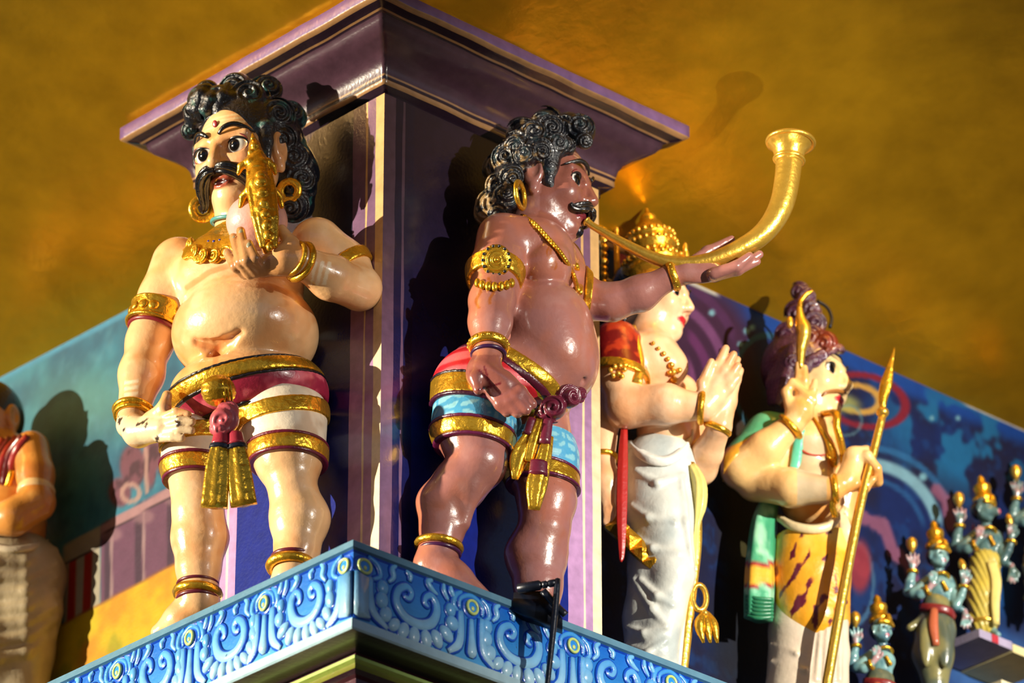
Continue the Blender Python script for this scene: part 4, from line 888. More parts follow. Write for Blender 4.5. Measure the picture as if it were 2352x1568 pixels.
# rolled sash knot and its tails
K = Solid(); kb = P(1290, 925, -135)
for i, (u, v, d, R, a) in enumerate(((1305, 912, -128, 32, (0.6, -.8, -.2)), (1272, 938, -135, 34, (-.1, -1, -.3)), (1250, 955, -125, 26, (-.4, -1, 0)), (1328, 905, -112, 22, (.8, -.6, -.3)))): K.curl(P(u, v, d), R*s, nrm(a), 1.5, .22, 8*s, .9, i)
part('sash_knot', skin(K, .0030), MAT['painted_cloth'], st, (92, 24, 44))
def tail2(name, L, ra, rb, mat, col=None, fl=(5, .3)): return part(name, sweep(f.ps(L), A(ra)*s, A(rb)*s, n=24, ref=(0.2, -1, -.2), sub=6, flute=fl), mat, st, col)
tail2('sash_tail', [(1235, 960, -128), (1215, 1000, -130), (1192, 1050, -130), (1182, 1100, -126)], (10, 16, 24, 8), (8, 9, 11, 6), MAT['gold_paint'])
tail2('sash_tail', [(1240, 965, -132), (1226, 1010, -135), (1214, 1060, -132)], (10, 15, 12), (8, 9, 7), MAT['gold_paint'])
tail2('sash_tail', [(1258, 1000, -128), (1248, 1050, -130), (1232, 1110, -128), (1226, 1170, -120)], (14, 19, 26, 14), (9, 11, 13, 8), MAT['gold_paint'])
tail2('sash_band', [(1258, 960, -130), (1250, 1020, -134)], (13, 14), (11, 12), MAT['painted_cloth'], (92, 24, 44), None)
tail2('sash_band', [(1238, 1060, -136), (1236, 1090, -137)], (20, 22), (13, 14), MAT['painted_cloth'], (92, 24, 44), None)
tail2('sash_band', [(1222, 962, -131), (1212, 1000, -133)], (11, 14), (10, 11), MAT['painted_cloth'], (92, 24, 44), None)
# the horn
hn = [(1347, 508, -6, 10), (1362, 519, -6, 8.5), (1383, 531, -5, 9.5), (1442, 564, -4, 12.5), (1493, 589, -3, 14.5), (1544, 604, -2, 16.5), (1595, 605, 0, 18.5), (1646, 594, 2, 20.5), (1702, 570, 5, 23), (1748, 540, 8, 25), (1779, 503, 10, 27), (1799, 458, 12, 29), (1809, 405, 14, 30), (1812, 372, 15, 31)]
ho = empty('curved_horn', P(1620, 610, 0), 'long curved brass horn rising from the brown statue mouth past its hand', 'horn')
tip = f.ps([q[:3] for q in hn]); part('tube', sweep(tip, A([q[3] for q in hn])*s, n=22, sub=6), MAT['gold_bright'], ho)
ax = nrm(tip[-1]-tip[-2]); c0 = tip[-1]
part('bell', lathe([(30*s, -6*s), (36*s, 4*s), (32*s, 10*s), (35*s, 16*s), (38*s, 30*s), (46*s, 42*s), (54*s, 50*s), (57*s, 54*s), (56*s, 58*s), (50*s, 59*s), (40*s, 50*s), (30*s, 30*s), (10*s, 20*s)], c0, ax+A([-.05, 0.0, 0]), 40), MAT['gold_bright'], ho)
part('rim', ring(c0+ax*54*s, ax+A([-.05, 0, 0]), 54*s, 6*s), MAT['gold_bright'], ho); part('collar', ring(c0+ax*6*s, ax, 34*s, 5*s), MAT['gold_bright'], ho)
part('mouthpiece', ring(tip[0], nrm(tip[1]-tip[0]), 9*s, 3*s, n=20), MAT['gold_bright'], ho)
# black lamp bracket on the ledge in front of his foot
f = Fig(-.10, 1260, 1400); s = f.s; P = f.p
lb = empty('floodlight_bracket', P(1262, 1480), 'black metal lamp bracket with upright bar standing before the ledge', 'lamp bracket')
part('bar', sweep([P(1281, 1331), P(1275, 1400), P(1265, 1500), P(1254, 1600)], A((11, 13, 10, 7))*s, A((7, 8, 7, 6))*s, n=8, ref=(1, 0, 0)), MAT['black_metal'], lb)
part('lamp_tube', lathe([(8*s, 0), (12*s, 2*s), (12*s, 52*s), (9*s, 56*s), (6*s, 60*s)], P(1188, 1352, 20), P(1248, 1342, 8)-P(1188, 1352, 20), 20), MAT['black_metal'], lb)
part('joint', join(lathe([(9*s, 0), (9*s, 10*s), (6*s, 12*s), (9*s, 16*s), (9*s, 30*s), (3*s, 32*s)], P(1246, 1343, 6), (1, -.2, .1), 14)), MAT['black_metal'], lb)
part('strut', sweep([P(1247, 1356, 8), P(1275, 1388, 12), P(1299, 1412, 14)], 9*s, 5*s, n=6, ref=(0, -1, 0)), MAT['black_metal'], lb)
part('lamp_housing', join(slab(f.ps([(1180, 1360, 30), (1250, 1356, 30), (1292, 1420, 30), (1292, 1440, 30), (1176, 1400, 30)]), .04, (0, 1, 0))), MAT['black_metal'], lb)
# ------------------------------------------------------------------ praying king in the recess right of the pier
f = Fig(.74, 1500, 950); s = f.s; P = f.p
st = empty('praying_statue', pp(.97, .06), 'pale statue in gold crown and white robe with palms pressed together', 'statue')
B = Solid()
B.ell(P(1496, 845, 0), A((76, 100, 88))*s, None, 30*s, tg='chest'); B.ell(P(1538, 842, -40), A((42, 45, 40))*s, None, 24*s, tg='chest')
B.ell(P(1530, 985, 0), A((68, 92, 80))*s, None, 40*s, tg='belly'); B.cone(P(1478, 800, 0), P(1500, 735, 0), 48*s, 46*s, 24*s, tg='neck')
B.chain([P(1416, 795, -72), P(1424, 870, -88), P(1440, 932, -98)], A((52, 52, 50))*s, 20*s, 'arm', 30*s)
B.chain([P(1440, 932, -98), P(1530, 928, -125), P(1616, 936, -130)], A((50, 46, 30))*s, 14*s, 'farm')
B.chain([P(1616, 936, -130), P(1636, 915, -130), P(1645, 890, -130)], A((28, 27, 24))*s, 12*s)
for q in ([(1632, 885, -134), (1648, 842, -140), (1667, 800, -142)], [(1644, 888, -136), (1664, 850, -142), (1685, 814, -144)], [(1652, 898, -136), (1674, 868, -142), (1695, 840, -144)], [(1652, 912, -134), (1676, 888, -140), (1694, 866, -142)]): B.chain(f.ps(q), A((13, 11.5, 9))*s, 6*s)
B.chain([P(1616, 918, -140), P(1612, 880, -152), P(1634, 830, -156)], A((14, 11, 8))*s, 8*s)
B.chain([P(1655, 975, -100), P(1668, 920, -104), P(1684, 880, -110)], A((26, 24, 14))*s, 10*s)
for q in ([(1672, 900, -110), (1682, 860, -116), (1694, 825, -118)], [(1680, 905, -108), (1692, 872, -112), (1701, 850, -114)]): B.chain(f.ps(q), A((12, 10, 8))*s, 6*s)
B.chain([P(1650, 985, -92), P(1625, 1040, -30), P(1608, 1075, 10), P(1560, 900, 70)], A((27, 34, 38, 44))*s, 14*s)
B.chain([P(1372, 880, -30), P(1384, 960, -40), P(1386, 1046, -48)], A((46, 40, 27))*s, 14*s); B.chain([P(1388, 1066, -50), P(1392, 1110, -55), P(1400, 1160, -62)], A((26, 34, 20))*s, 12*s)
for q in ([(1398, 1130, -66), (1408, 1170, -76), (1404, 1196, -74)], [(1386, 1135, -62), (1394, 1175, -72), (1392, 1200, -70)]): B.chain(f.ps(q), A((12, 11, 9))*s, 6*s)
h3 = Head(f, 72, 6, (0, -34, 126), (1596, 708, -10), 0.80)
sculpt_head(B, h3, nose=.9)
vf = skin(B, .0042)
def paint3(V):
    u, v = uv_of(V); c = skin_paint((238, 186, 142), (220, 140, 84), (244, 206, 170), .5)(V); L = h3.loc(V)
    hd = (L[:, 1] > -120) & (L[:, 2] > 10) & (v < 790) & (u > 1500)
    c = mixc(c, (186, 30, 40), hd*blob(L[:, 0], L[:, 1], 0, -74, 25, 14, 0.15)*(L[:, 2] > 80)); return c
part('body', vf, MAT['painted_skin'], st, paint3(vf[0]), label='pale peach enamel skin')
face_features(st, h3, (230, 176, 130), brow_r=4, gaze=(-.28, 0, 1))
hb = Solid(); hb.ell(h3.w(0, 30, -30), A((96, 108, 104))*h3.k, h3.M, 6*s); hb.chain([P(1452, 690, -20), P(1440, 740, -30), P(1420, 775, -30)], A((36, 34, 26))*s, 10*s)
part('hair', skin(hb, .0045, lambda d, Pq: np.maximum(d, ((Pq-h3.c.astype(np.float32))@h3.M.astype(np.float32)@A([0, -.59, 1.]).astype(np.float32)-34*h3.k))), MAT['black_hair'], st)
cr = empty('crown_pivot', (0, 0, 0), None, None) if False else None
axc = nrm(P(1487, 495, 0)-P(1506, 640, 0)); c0 = P(1507, 642, 0)
kr = part('crown', lathe(A([(70, -14), (79, 0), (82, 10), (72, 16), (70, 32), (76, 40), (66, 46), (56, 52), (54, 74), (60, 80), (60, 92), (52, 98), (56, 104), (54, 118), (42, 128), (34, 134), (30, 146), (18, 150), (21, 158), (18, 168), (8, 174), (4, 186), (1, 192)])*s, c0, axc, 40), MAT['gold_paint'], st)
x, y, a = frame_from(axc)
for hgt, R, n in ((40, 74, 26), (58, 57, 22), (88, 60, 24), (112, 55, 22)):
    for i in range(n):
        d = x*math.cos(i*2*math.pi/n)+y*math.sin(i*2*math.pi/n)
        if d[1] < 0.3: part('bead', ball(c0+axc*hgt*s+d*R*s, 6*s, nu=8, nv=6), MAT['gold_bright'], kr)
part('aigrette', join(*[ball(P(u, v, -30), A((a_, 8, b_))*s, None, 12, 8) for u, v, a_, b_ in ((1556, 602, 14, 12), (1575, 590, 9, 22), (1574, 570, 6, 16), (1540, 606, 14, 10), (1526, 610, 12, 9))]), MAT['gold_bright'], kr)
robe = Solid()
robe.chain([P(1516, 1075, 0), P(1524, 1180, -5), P(1522, 1300, -5), P(1505, 1420, 0), P(1500, 1560, 0), P(1505, 1660, 0)], A((88, 84, 76, 70, 66, 80))*s, 20*s); robe.cone(P(1534, 1190, -50), P(1548, 1320, -62), 52*s, 44*s, 24*s); robe.cone(P(1548, 1320, -62), P(1512, 1500, -50), 42*s, 40*s, 24*s)
for i, L_ in enumerate(([(1450, 1160), (1490, 1190), (1550, 1200)], [(1455, 1330), (1500, 1400), (1530, 1435)], [(1470, 1330), (1510, 1370), (1545, 1390)], [(1440, 1440), (1480, 1455), (1530, 1440)], [(1460, 1080), (1510, 1110), (1570, 1090)], [(1450, 1230), (1500, 1260), (1560, 1270)], [(1565, 1100), (1575, 1200), (1590, 1300)], [(1440, 1480), (1490, 1500), (1530, 1470)])):
    q = [hit(robe, *a, 1*s) for a in L_]; robe.cone(q[0], q[1], 4*s, 9*s, 9*s); robe.cone(q[1], q[2], 9*s, 4*s, 9*s)
vf = skin(robe, .0042); part('robe', vf, MAT['painted_cloth'], st, mixc((204, 206, 198), (172, 180, 178), sstep(.5, .7, fbm(vf[0], 10))))
part('robe_waist', sweep([hit(robe, u, v, 2*s) for u, v in ((1446, 1018), (1480, 1048), (1520, 1060), (1556, 1046), (1584, 1010), (1590, 985))], A((10, 13, 14, 12, 8, 4))*s, n=14, flute=(5, .25)), MAT['painted_cloth'], st, (232, 230, 220))
part('robe_border', sweep(f.ps([(1588, 1062, -50), (1600, 1150, -50), (1602, 1240, -50), (1592, 1340, -45), (1580, 1440, -40), (1566, 1560, -35)]), A((8, 10, 11, 11, 12, 12))*s, A((5,)*6)*s, n=10, ref=(0.3, -1, 0)), MAT['gold_bright'], st)
part('side_drape', sweep(f.ps([(1590, 1070, -58), (1606, 1110, -62), (1606, 1160, -60), (1600, 1206, -55), (1596, 1260, -50), (1598, 1300, -48)]), A((12, 17, 17, 8, 12, 5))*s, n=20, flute=(6, .3)), MAT['painted_cloth'], st, (222, 206, 120))
part('pleats', sweep(f.ps([(1576, 1090, -55), (1578, 1200, -55), (1570, 1320, -52), (1556, 1440, -45), (1545, 1560, -40)]), A((14, 17, 18, 20, 20))*s, A((9,)*5)*s, n=30, ref=(.2, -1, 0), flute=(9, .3)), MAT['painted_cloth'], st, (208, 214, 210))
ts = part('tassel_loop', join(ring(P(1606, 1372, -40), (0.3, -1, 0), 24*s, 7*s, n=24, m=8, ex=(.7, 1.3)), ball(P(1618, 1408, -40), 9*s)), MAT['gold_bright'], st)
for u, d in ((1612, 0), (1628, 10), (1644, 24)): part('tassel_strand', sweep(f.ps([(1618+(u-1625)*.3, 1408, -40+d), (u-6, 1436, -46+d), (u+4, 1476, -44+d)]), A((7, 12, 3))*s, n=10), MAT['gold_paint'], ts)
sh = B.tags('arm', 'chest')
cloth(st, 'shawl', B.tags('arm'), 9*s, [(P(1420, 866, -80), -nrm(A([.2, 0, 1])))], .0042, MAT['painted_cloth'], lambda V: mixc((112, 16, 18), (170, 48, 24), sstep(.5, .6, fbm(V, 30))), None, None)
strap(st, 'shawl_border', B.tags('arm'), 12*s, P(1420, 862, -80), nrm(A([.2, 0, 1])), -12*s, 12*s, .0038, MAT['gold_paint'], pad=.12)
part('shawl_edge', sweep([hit(sh, u, v, 5*s) for u, v in ((1448, 750), (1462, 800), (1468, 840), (1462, 880))], 13*s, 5*s, n=10, ref=(0, -1, 0)), MAT['gold_bright'], st)
part('shawl_tail', sweep(f.ps([(1434, 975, -80), (1430, 1060, -92), (1428, 1180, -96), (1428, 1270, -90), (1426, 1290, -88)]), A((8, 14, 14, 8, 3))*s, A((5,)*5)*s, n=18, ref=(0, -1, 0), flute=(6, .3)), MAT['painted_cloth'], st, (166, 34, 30))
part('armlet', join(*[ball(hit(B.tags('arm'), u, v, 12*s), 7*s, nu=10, nv=6) for u, v in ((1402, 850), (1412, 842), (1424, 840), (1434, 848), (1420, 858), (1408, 862), (1428, 864))]), MAT['gold_bright'], st)
ax = nrm(P(1616, 936, -130)-P(1530, 928, -125)); bangle(st, 'bracelet', P(1612, 936, -130), ax, 33*s, 8*s); bangle(st, 'bracelet', P(1648, 984, -94), nrm((.5, -.3, 1)), 27*s, 8*s); bangle(st, 'bracelet', P(1386, 1052, -48), (0, .1, 1), 29*s, 7*s)
part('necklace', join(*[ball(hit(B.tags('chest', 'belly', 'neck'), u, v, 4*s), r*s, nu=10, nv=6) for u, v, r in ((1500, 788, 5), (1512, 800, 5), (1524, 812, 6), (1534, 824, 6), (1542, 838, 8), (1546, 854, 9), (1548, 872, 9), (1550, 890, 9), (1552, 905, 7), (1560, 850, 7), (1538, 855, 6))]), MAT['gold_bright'], st)
mc = empty('faceted_club', P(1400, 1190, -70), 'gold faceted stick in the crowned statue lower hand', 'club')
for i in range(4):
    a, b = P(1402+i*29, 1196+i*27, -78), P(1432+i*29, 1222+i*27, -80); q = nrm(b-a); w = nrm(np.cross(q, A([0, 1.0, 0]))); d = A([0, -1.0, 0])
    V = A([a-w*20*s, a+w*20*s, b+w*20*s, b-w*20*s]); V = np.concatenate([V+A([0, 14*s, 0]), V, [(a+b)/2+d*16*s]]); part('facet_block', (V, [[3, 2, 1, 0], [0, 1, 5, 4], [1, 2, 6, 5], [2, 3, 7, 6], [3, 0, 4, 7], [4, 5, 8], [5, 6, 8], [6, 7, 8], [7, 4, 8]]), MAT['gold_paint'], mc, smooth=False)
# gilt rods and crimson panel on the recess's side wall behind him
ps_ = empty('gilt_rail_panel', pp(PX, .12, .9), 'crimson panel with two gilt rods behind the crowned statue', 'panel')
f = Fig(.80, 1400, 600); s = f.s; P = f.p
part('panel', slab(f.ps([(1340, 540, 60), (1450, 590, 60), (1450, 700, 60), (1340, 690, 60)]), .02, (0, 1, 0)), MAT['painted_wall'], ps_, (112, 34, 66))
for u0, n in ((1384, 9), (1416, 9)): part('rod', sweep(f.ps([(u0, 500, 0), (u0, 560, 0), (u0+1, 620, 0), (u0+2, 680, 0)]), 7*s, n=10), MAT['gold_bright'], ps_)
part('finial', join(*[ball(P(1388, 505+i*16, -4), (10-2*(i % 2))*s, nu=10, nv=6) for i in range(11)]), MAT['gold_bright'], ps_)
for v in (556, 640): part('rail', sweep(f.ps([(1350, v-12, 30), (1450, v+28, 30)]), 8*s, n=8, sub=1), MAT['painted_plain'], ps_, (206, 180, 150))

# ------------------------------------------------------------------ ascetic with spear and tiger skin
f = Fig(1.07, 1840, 1100); s = f.s; P = f.p
st = empty('spear_bearer_statue', pp(1.46, .06), 'ascetic statue with topknot, tiger-skin skirt and green shawl, holding a gold spear', 'statue')
B = Solid()
B.ell(P(1850, 1030, 10), A((82, 100, 84))*s, None, 30*s, tg='chest'); B.ell(P(1862, 1140, 5), A((72, 92, 76))*s, None, 40*s, tg='belly'); B.ell(P(1900, 1030, -20), A((40, 56, 44))*s, None, 24*s, tg='chest')
B.cone(P(1842, 990, 0), P(1866, 910, 0), 48*s, 46*s, 24*s, tg='neck')
B.chain([P(1765, 1000, -50), P(1720, 1060, -60), P(1700, 1078, -80)], A((48, 46, 44))*s, 18*s, 'arm', 30*s)
B.chain([P(1704, 1078, -82), P(1760, 1030, -110), P(1822, 972, -130)], A((45, 42, 26))*s, 12*s, 'farm')
B.chain([P(1826, 968, -130), P(1838, 945, -132), P(1846, 915, -134)], A((24, 29, 22))*s, 12*s)
for q in ([(1836, 905, -136), (1834, 870, -140), (1834, 835, -140)], [(1848, 900, -138), (1848, 872, -142), (1848, 845, -142)], [(1862, 920, -140), (1868, 895, -144), (1872, 876, -144)], [(1858, 932, -142), (1868, 920, -146), (1860, 905, -150)]): B.chain(f.ps(q), A((11, 9.5, 8))*s, 5*s)
B.chain([P(1818, 948, -136), P(1806, 900, -146), P(1820, 878, -150), P(1856, 912, -154)], A((14, 11, 9, 7))*s, 7*s)
B.chain([P(1785, 1040, -20), P(1750, 1095, -40), P(1735, 1106, -60)], A((50, 48, 44))*s, 14*s); B.chain([P(1738, 1106, -62), P(1820, 1120, -110), P(1912, 1124, -130)], A((44, 44, 27))*s, 12*s, 'farm2')
B.chain([P(1912, 1124, -130), P(1945, 1105, -125), P(1960, 1080, -120)], A((24, 24, 24))*s, 12*s)
B.chain([P(1950, 1090, -122), P(1962, 1048, -128), P(1990, 1040, -120)], A((26, 22, 18))*s, 10*s)
for i in range(4): B.chain(f.ps([(1958+i*3, 1058+i*4, -128+i*10), (1992+i*4, 1046+i*9, -142+i*10), (2014+i, 1076+i*10, -138+i*10), (2004, 1094+i*6, -118+i*8)]), A((13, 12, 11, 9))*s, 5*s)
B.chain([P(1958, 1110, -118), P(1985, 1120, -130), P(2006, 1100, -138)], A((16, 12, 8))*s, 8*s)
B.chain([P(1950, 1100, 20), P(1930, 1190, 40), P(1940, 1120, 60)], A((30, 34, 30))*s, 12*s)
h4 = Head(f, 68, 4, (-43, 0, 82), (1912, 848, -40), 0.88)
sculpt_head(B, h4, nose=.95)
vf = skin(B, .0042)
def paint4(V):
    u, v = uv_of(V); c = skin_paint((236, 190, 124), (214, 136, 58), (244, 214, 160), .6)(V); L = h4.loc(V)
    hd = (L[:, 1] > -120) & (L[:, 2] > 10) & (v < 960) & (u > 1860)
    c = mixc(c, (232, 206, 150), hd*.7); c = mixc(c, (176, 24, 36), hd*blob(L[:, 0], L[:, 1], 0, -74, 25, 14, 0.15)*(L[:, 2] > 80)); c = mixc(c, (178, 172, 156), ((v > 1000) & (u > 1830) & (u < 1900) & (v < 1160))*0.6); return c
part('body', vf, MAT['painted_skin'], st, paint4(vf[0]), label='golden enamel painted skin')
face_features(st, h4, (226, 186, 120), brow_r=3.5, gaze=(-.28, 0, 1), lid=(150, 90, 70))
part('moustache', sweep(h4.ws([(-3, -54, 108), (-30, -58, 96), (-58, -72, 76), (-66, -86, 66)]), A((3, 5, 4, 2))*s, n=8), MAT['painted_plain'], st, (150, 96, 40))
Hh = Solid(); Hh.ell(h4.w(0, 36, -26), A((98, 106, 104))*h4.k, h4.M, 6*s)
for i, (u, v, d, R) in enumerate(((1925, 806, -30, 20), (1908, 812, -58, 20), (1886, 818, -76, 20), (1868, 828, -84, 20), (1850, 842, -84, 20), (1896, 790, -30, 34), (1862, 778, -20, 38), (1870, 744, -10, 36), (1862, 712, -8, 28), (1850, 684, 0, 26), (1836, 670, 10, 26), (1834, 720, 10, 36), (1812, 770, 0, 36), (1820, 830, -70, 22))): Hh.curl(P(u, v, d), R*s, nrm(A([.3*math.sin(i), -1, -.4])), 1.6, .2, 7*s, .95, i)
for i in range(5): Hh.chain([P(1826-i*10, 800+i*10, -60+i*14), P(1806-i*8, 870+i*3, -66+i*14), P(1786-i*4, 925, -60+i*16)], A((17, 16, 8))*s, 5*s)
def clip4(d, Pq):
    q = (Pq-h4.c.astype(np.float32))@h4.M.astype(np.float32)/h4.k; face = np.sqrt((q[..., 0]/95)**2+((q[..., 1]+24)/82)**2)-1
    return np.maximum(d, -np.maximum(face*70*s, -(q[..., 2]-32)*s))
vf = skin(Hh, .0038, clip4); u, v = uv_of(vf[0]); part('hair', vf, MAT['worn_hair'], st, mixc(mixc((52, 22, 40), (92, 52, 80), fbm(vf[0], 30)), (132, 46, 16), blob(u, v, 1900, 778, 44, 26, .5)*.8), label='purple-brown piled hair')
part('hair_loop', sweep(f.ps([(1876, 690, 0), (1900, 706, 5), (1910, 730, 5), (1906, 752, 0)]), 4*s, n=8), MAT['black_metal'], st)
# skirt, robe, green shawl
sk = Solid(); sk.chain([P(1862, 1215, 5), P(1862, 1320, 5), P(1866, 1420, 5)], A((84, 90, 86))*s, 14*s); sk.cone(P(1910, 1230, -30), P(1915, 1380, -30), 40*s, 36*s, 12*s)
def tiger(V):
    u, v = uv_of(V); n = fbm(V, 20); w = np.sin((u*0.9+v*0.6)/7.5+7*n)
    c = mixc((232, 160, 34), (240, 200, 96), sstep(.5, .7, fbm(V+2, 9))); return mixc(c, (96, 18, 44), sstep(.45, .65, w)*sstep(.44, .52, vnoise(V*A([1, 1, .6]), 50)))
def jag(d, Pq): uq = np.arctan2(Pq[..., 0]-P(1862, 1320, 5)[0], -(Pq[..., 1]-P(1862, 1320, 5)[1])); return np.maximum(d, (P(1862, 1492, -80)[2]+.010*np.sin(uq*18)-Pq[..., 2]))
vf = skin(sk, .0042, lambda d, Pq: np.maximum(jag(d, Pq), Pq[..., 2]-P(1862, 1205, -80)[2])); part('tiger_skin_skirt', vf, MAT['painted_cloth'], st, tiger(vf[0]))
wr = Solid(); wr.chain([P(1855, 1330, 15), P(1842, 1450, 15), P(1835, 1600, 15), P(1840, 1700, 15)], A((76, 74, 76, 82))*s, 14*s); wr.chain([P(1905, 1360, -10), P(1905, 1500, -10), P(1905, 1680, -10)], A((44, 44, 46))*s, 14*s)
for a, b in (((1770, 1480), (1830, 1500)), ((1772, 1520), (1850, 1540)), ((1885, 1450), (1875, 1560)), ((1900, 1440), (1893, 1560)), ((1915, 1430), (1910, 1560)), ((1930, 1420), (1928, 1560))): q = [hit(wr, *a, 1*s), hit(wr, *b, 1*s)]; wr.cone(q[0], q[1], 4*s, 6*s, 8*s)
vf = skin(wr, .0042); part('robe', vf, MAT['painted_cloth'], st, mixc((224, 210, 184), (200, 180, 160), fbm(vf[0], 14)))
part('waist_roll', sweep([hit(sk, u, v, 2*s) for u, v in ((1790, 1190), (1820, 1208), (1860, 1216), (1895, 1212), (1920, 1195), (1938, 1165))], A((9, 12, 13, 13, 10, 6))*s, n=14, flute=(5, .2)), MAT['painted_cloth'], st, (230, 208, 160))
part('belt_tail', sweep([hit(sk, u, v, 4*s) for u, v in ((1935, 1180), (1942, 1215), (1950, 1255), (1948, 1280))], A((9, 14, 12, 4))*s, A((5,)*4)*s, n=12, ref=(0, -1, 0)), MAT['painted_cloth'], st, (238, 210, 170))
gr = lambda V: (lambda u, v: mixc(mixc(mixc((58, 150, 108), (150, 206, 170), sstep(.45, .65, fbm(V, 24))), (226, 168, 52), band(v, 1300, 1340, 2)), (150, 24, 40), np.clip(band(v, 1290, 1300, 1)+band(v, 1342, 1348, 1), 0, 1)))(*uv_of(V))
V, F = sweep(f.ps([(1770, 1145, -20), (1756, 1200, -30), (1748, 1290, -40), (1744, 1360, -46), (1742, 1420, -46)]), A((22, 32, 38, 38, 36))*s, A((14, 24, 28, 28, 26))*s, n=36, ref=(.5, -1, 0), sub=8, flute=(5, .16)); part('shawl', (V, F), MAT['painted_cloth'], st, gr(V))
for i in range(6): part('shawl_fold', sweep(f.ps([(1714, 1368+i*9, -60), (1740, 1374+i*9, -76), (1776, 1376+i*8, -70)]), A((4, 5, 4))*s, n=8), MAT['painted_cloth'], st, (40, 120, 84))
cloth(st, 'shoulder_shawl', B.tags('arm', 'chest'), 8*s, [(P(1760, 1010, -60), nrm(A([.72, 0, -.70])))], .0042, MAT['painted_cloth'], lambda V: (lambda u, v: mixc(mixc((60, 156, 110), (110, 186, 140), fbm(V, 24)), (222, 158, 48), sstep(985, 990, v+.45*(u-1760))))(*uv_of(V)), P(1690, 1040, -200), P(1830, 890, 200))
part('chest_sash', sweep([hit(B.tags('chest', 'belly'), u, v, 3*s) for u, v in ((1838, 985), (1832, 1030), (1826, 1075), (1822, 1110))], 12*s, 4*s, n=10, ref=(0, -1, 0)), MAT['painted_cloth'], st, (90, 190, 160))
part('necklace', join(sweep([hit(B.tags('chest', 'belly', 'neck'), u, v, 3*s) for u, v in ((1868, 960), (1885, 985), (1900, 1010), (1912, 1040), (1916, 1070))], A((5, 6, 8, 14, 10))*s, n=12, flute=(5, .3)), ring(hit(B.tags('chest', 'belly'), 1912, 1045, 3*s), (.5, -1, 0), 12*s, 4*s, n=16, m=6)), MAT['gold_paint'], st)
part('serpent', sweep(f.ps([(1890, 950, -60), (1920, 950, -110), (1922, 980, -115), (1930, 1010, -100), (1936, 1040, -80), (1934, 1070, -60)]), A((8, 10, 9, 9, 8, 4))*s, n=12), MAT['gold_paint'], st)
part('chest_cord', sweep([hit(B.tags('chest', 'belly'), u, v, 1*s) for u, v in ((1836, 1030), (1856, 1042), (1880, 1046), (1895, 1044))], 2.5*s, n=6), MAT['painted_plain'], st, (170, 50, 30))
bangle(st, 'bracelet', P(1816, 980, -128), nrm(P(1822, 972, -130)-P(1760, 1030, -110)), 30*s, 8*s); bangle(st, 'bracelet', P(1918, 1122, -130), (1, -.1, .05), 28*s, 8*s); part('armlet', ring(P(1738, 1035, -52), nrm((.5, 0, .6)), 50*s, 6*s), MAT['gold_paint'], st)
part('beard_cord', sweep(f.ps([(1918, 1128, -140), (1912, 1160, -120), (1918, 1185, -100)]), 8*s, n=10), MAT['gold_paint'], st)
sp = empty('spear', P(1960, 1300, -130), 'long gold spear with leaf blade gripped by the tiger-skin statue', 'spear')
part('shaft', sweep(f.ps([(2028, 950, -135), (2006, 1040, -135), (1978, 1150, -135), (1940, 1340, -135), (1898, 1580, -135), (1862, 1795, -135)]), A((9, 10, 11, 12, 12, 12))*s, n=14), MAT['gold_bright'], sp)
part('blade', sweep(f.ps([(2028, 938, -135), (2028, 915, -135), (2036, 880, -135), (2046, 835, -135), (2055, 797, -135)]), A((7, 11, 14, 7, 1))*s, A((6, 7, 6, 4, 1))*s, n=10, ref=(0, -1, 0)), MAT['gold_paint'], sp)
part('collar', ball(P(2027, 947, -135), A((15, 15, 13))*s), MAT['gold_bright'], sp)
dr = empty('gold_emblem', P(1840, 835, -140), 'small gold leaf-tipped emblem rising from the spear bearer fingers', 'emblem')
part('stem', sweep(f.ps([(1838, 850, -142), (1840, 800, -142), (1846, 770, -142), (1844, 752, -142), (1838, 730, -142), (1836, 705, -142)]), A((7, 13, 17, 19, 12, 7))*s, n=16, flute=(8, .1)), MAT['gold_bright'], dr)
part('leaf_tip', sweep(f.ps([(1836, 708, -142), (1840, 690, -142), (1852, 676, -142), (1868, 667, -142)]), A((7, 6, 6, 2))*s, n=10), MAT['gold_paint'], dr); part('bud', ball(P(1814, 740, -138), A((9, 8, 16))*s, None, 12, 8), MAT['gold_bright'], dr)

# ------------------------------------------------------------------ shaven devotee at the left edge
f = Fig(1.30, 40, 1200); s = f.s; P = lambda u, v, d=0.0: f.p(u, v, d+(80-u)*0.85)
st = empty('devotee_statue', pp(.18, 1.60), 'shaven tan statue in red striped shawl and white robe, seen from behind', 'statue')
B = Solid()
B.ell(P(20, 1090, 10), A((84, 92, 100))*s, None, 30*s, tg='chest'); B.ell(P(20, 1210, 0), A((88, 92, 90))*s, None, 40*s)
B.chain([P(72, 1030, -40), P(82, 1090, -50), P(84, 1150, -62)], A((42, 42, 40))*s, 16*s, 'arm', 26*s); B.chain([P(84, 1155, -64), P(30, 1188, -120), P(-30, 1200, -150)], A((44, 42, 32))*s, 12*s)
B.cone(P(-30, 1010, 0), P(-46, 950, 0), 44*s, 44*s, 20*s, tg='neck')
h5 = Head(f, -36, 4, (98, -4, -12), (32, 960, 10), .86); sculpt_head(B, h5)
vf = skin(B, .0046); part('body', vf, MAT['painted_skin'], st, skin_paint((196, 132, 62), (176, 100, 40), (214, 160, 90), .6)(vf[0]))
face_features(st, h5, (196, 132, 62), brow_r=4)
hb = Solid(); hb.ell(h5.w(0, 28, -20), A((94, 106, 104))*h5.k, h5.M, 6*s)
part('cropped_hair', skin(hb, .0046, lambda d, Pq: np.maximum(d, ((Pq-h5.c.astype(np.float32))@h5.M.astype(np.float32)@A([0, -.9, .5]).astype(np.float32)-0*h5.k))), MAT['worn_hair'], st, (52, 34, 24))
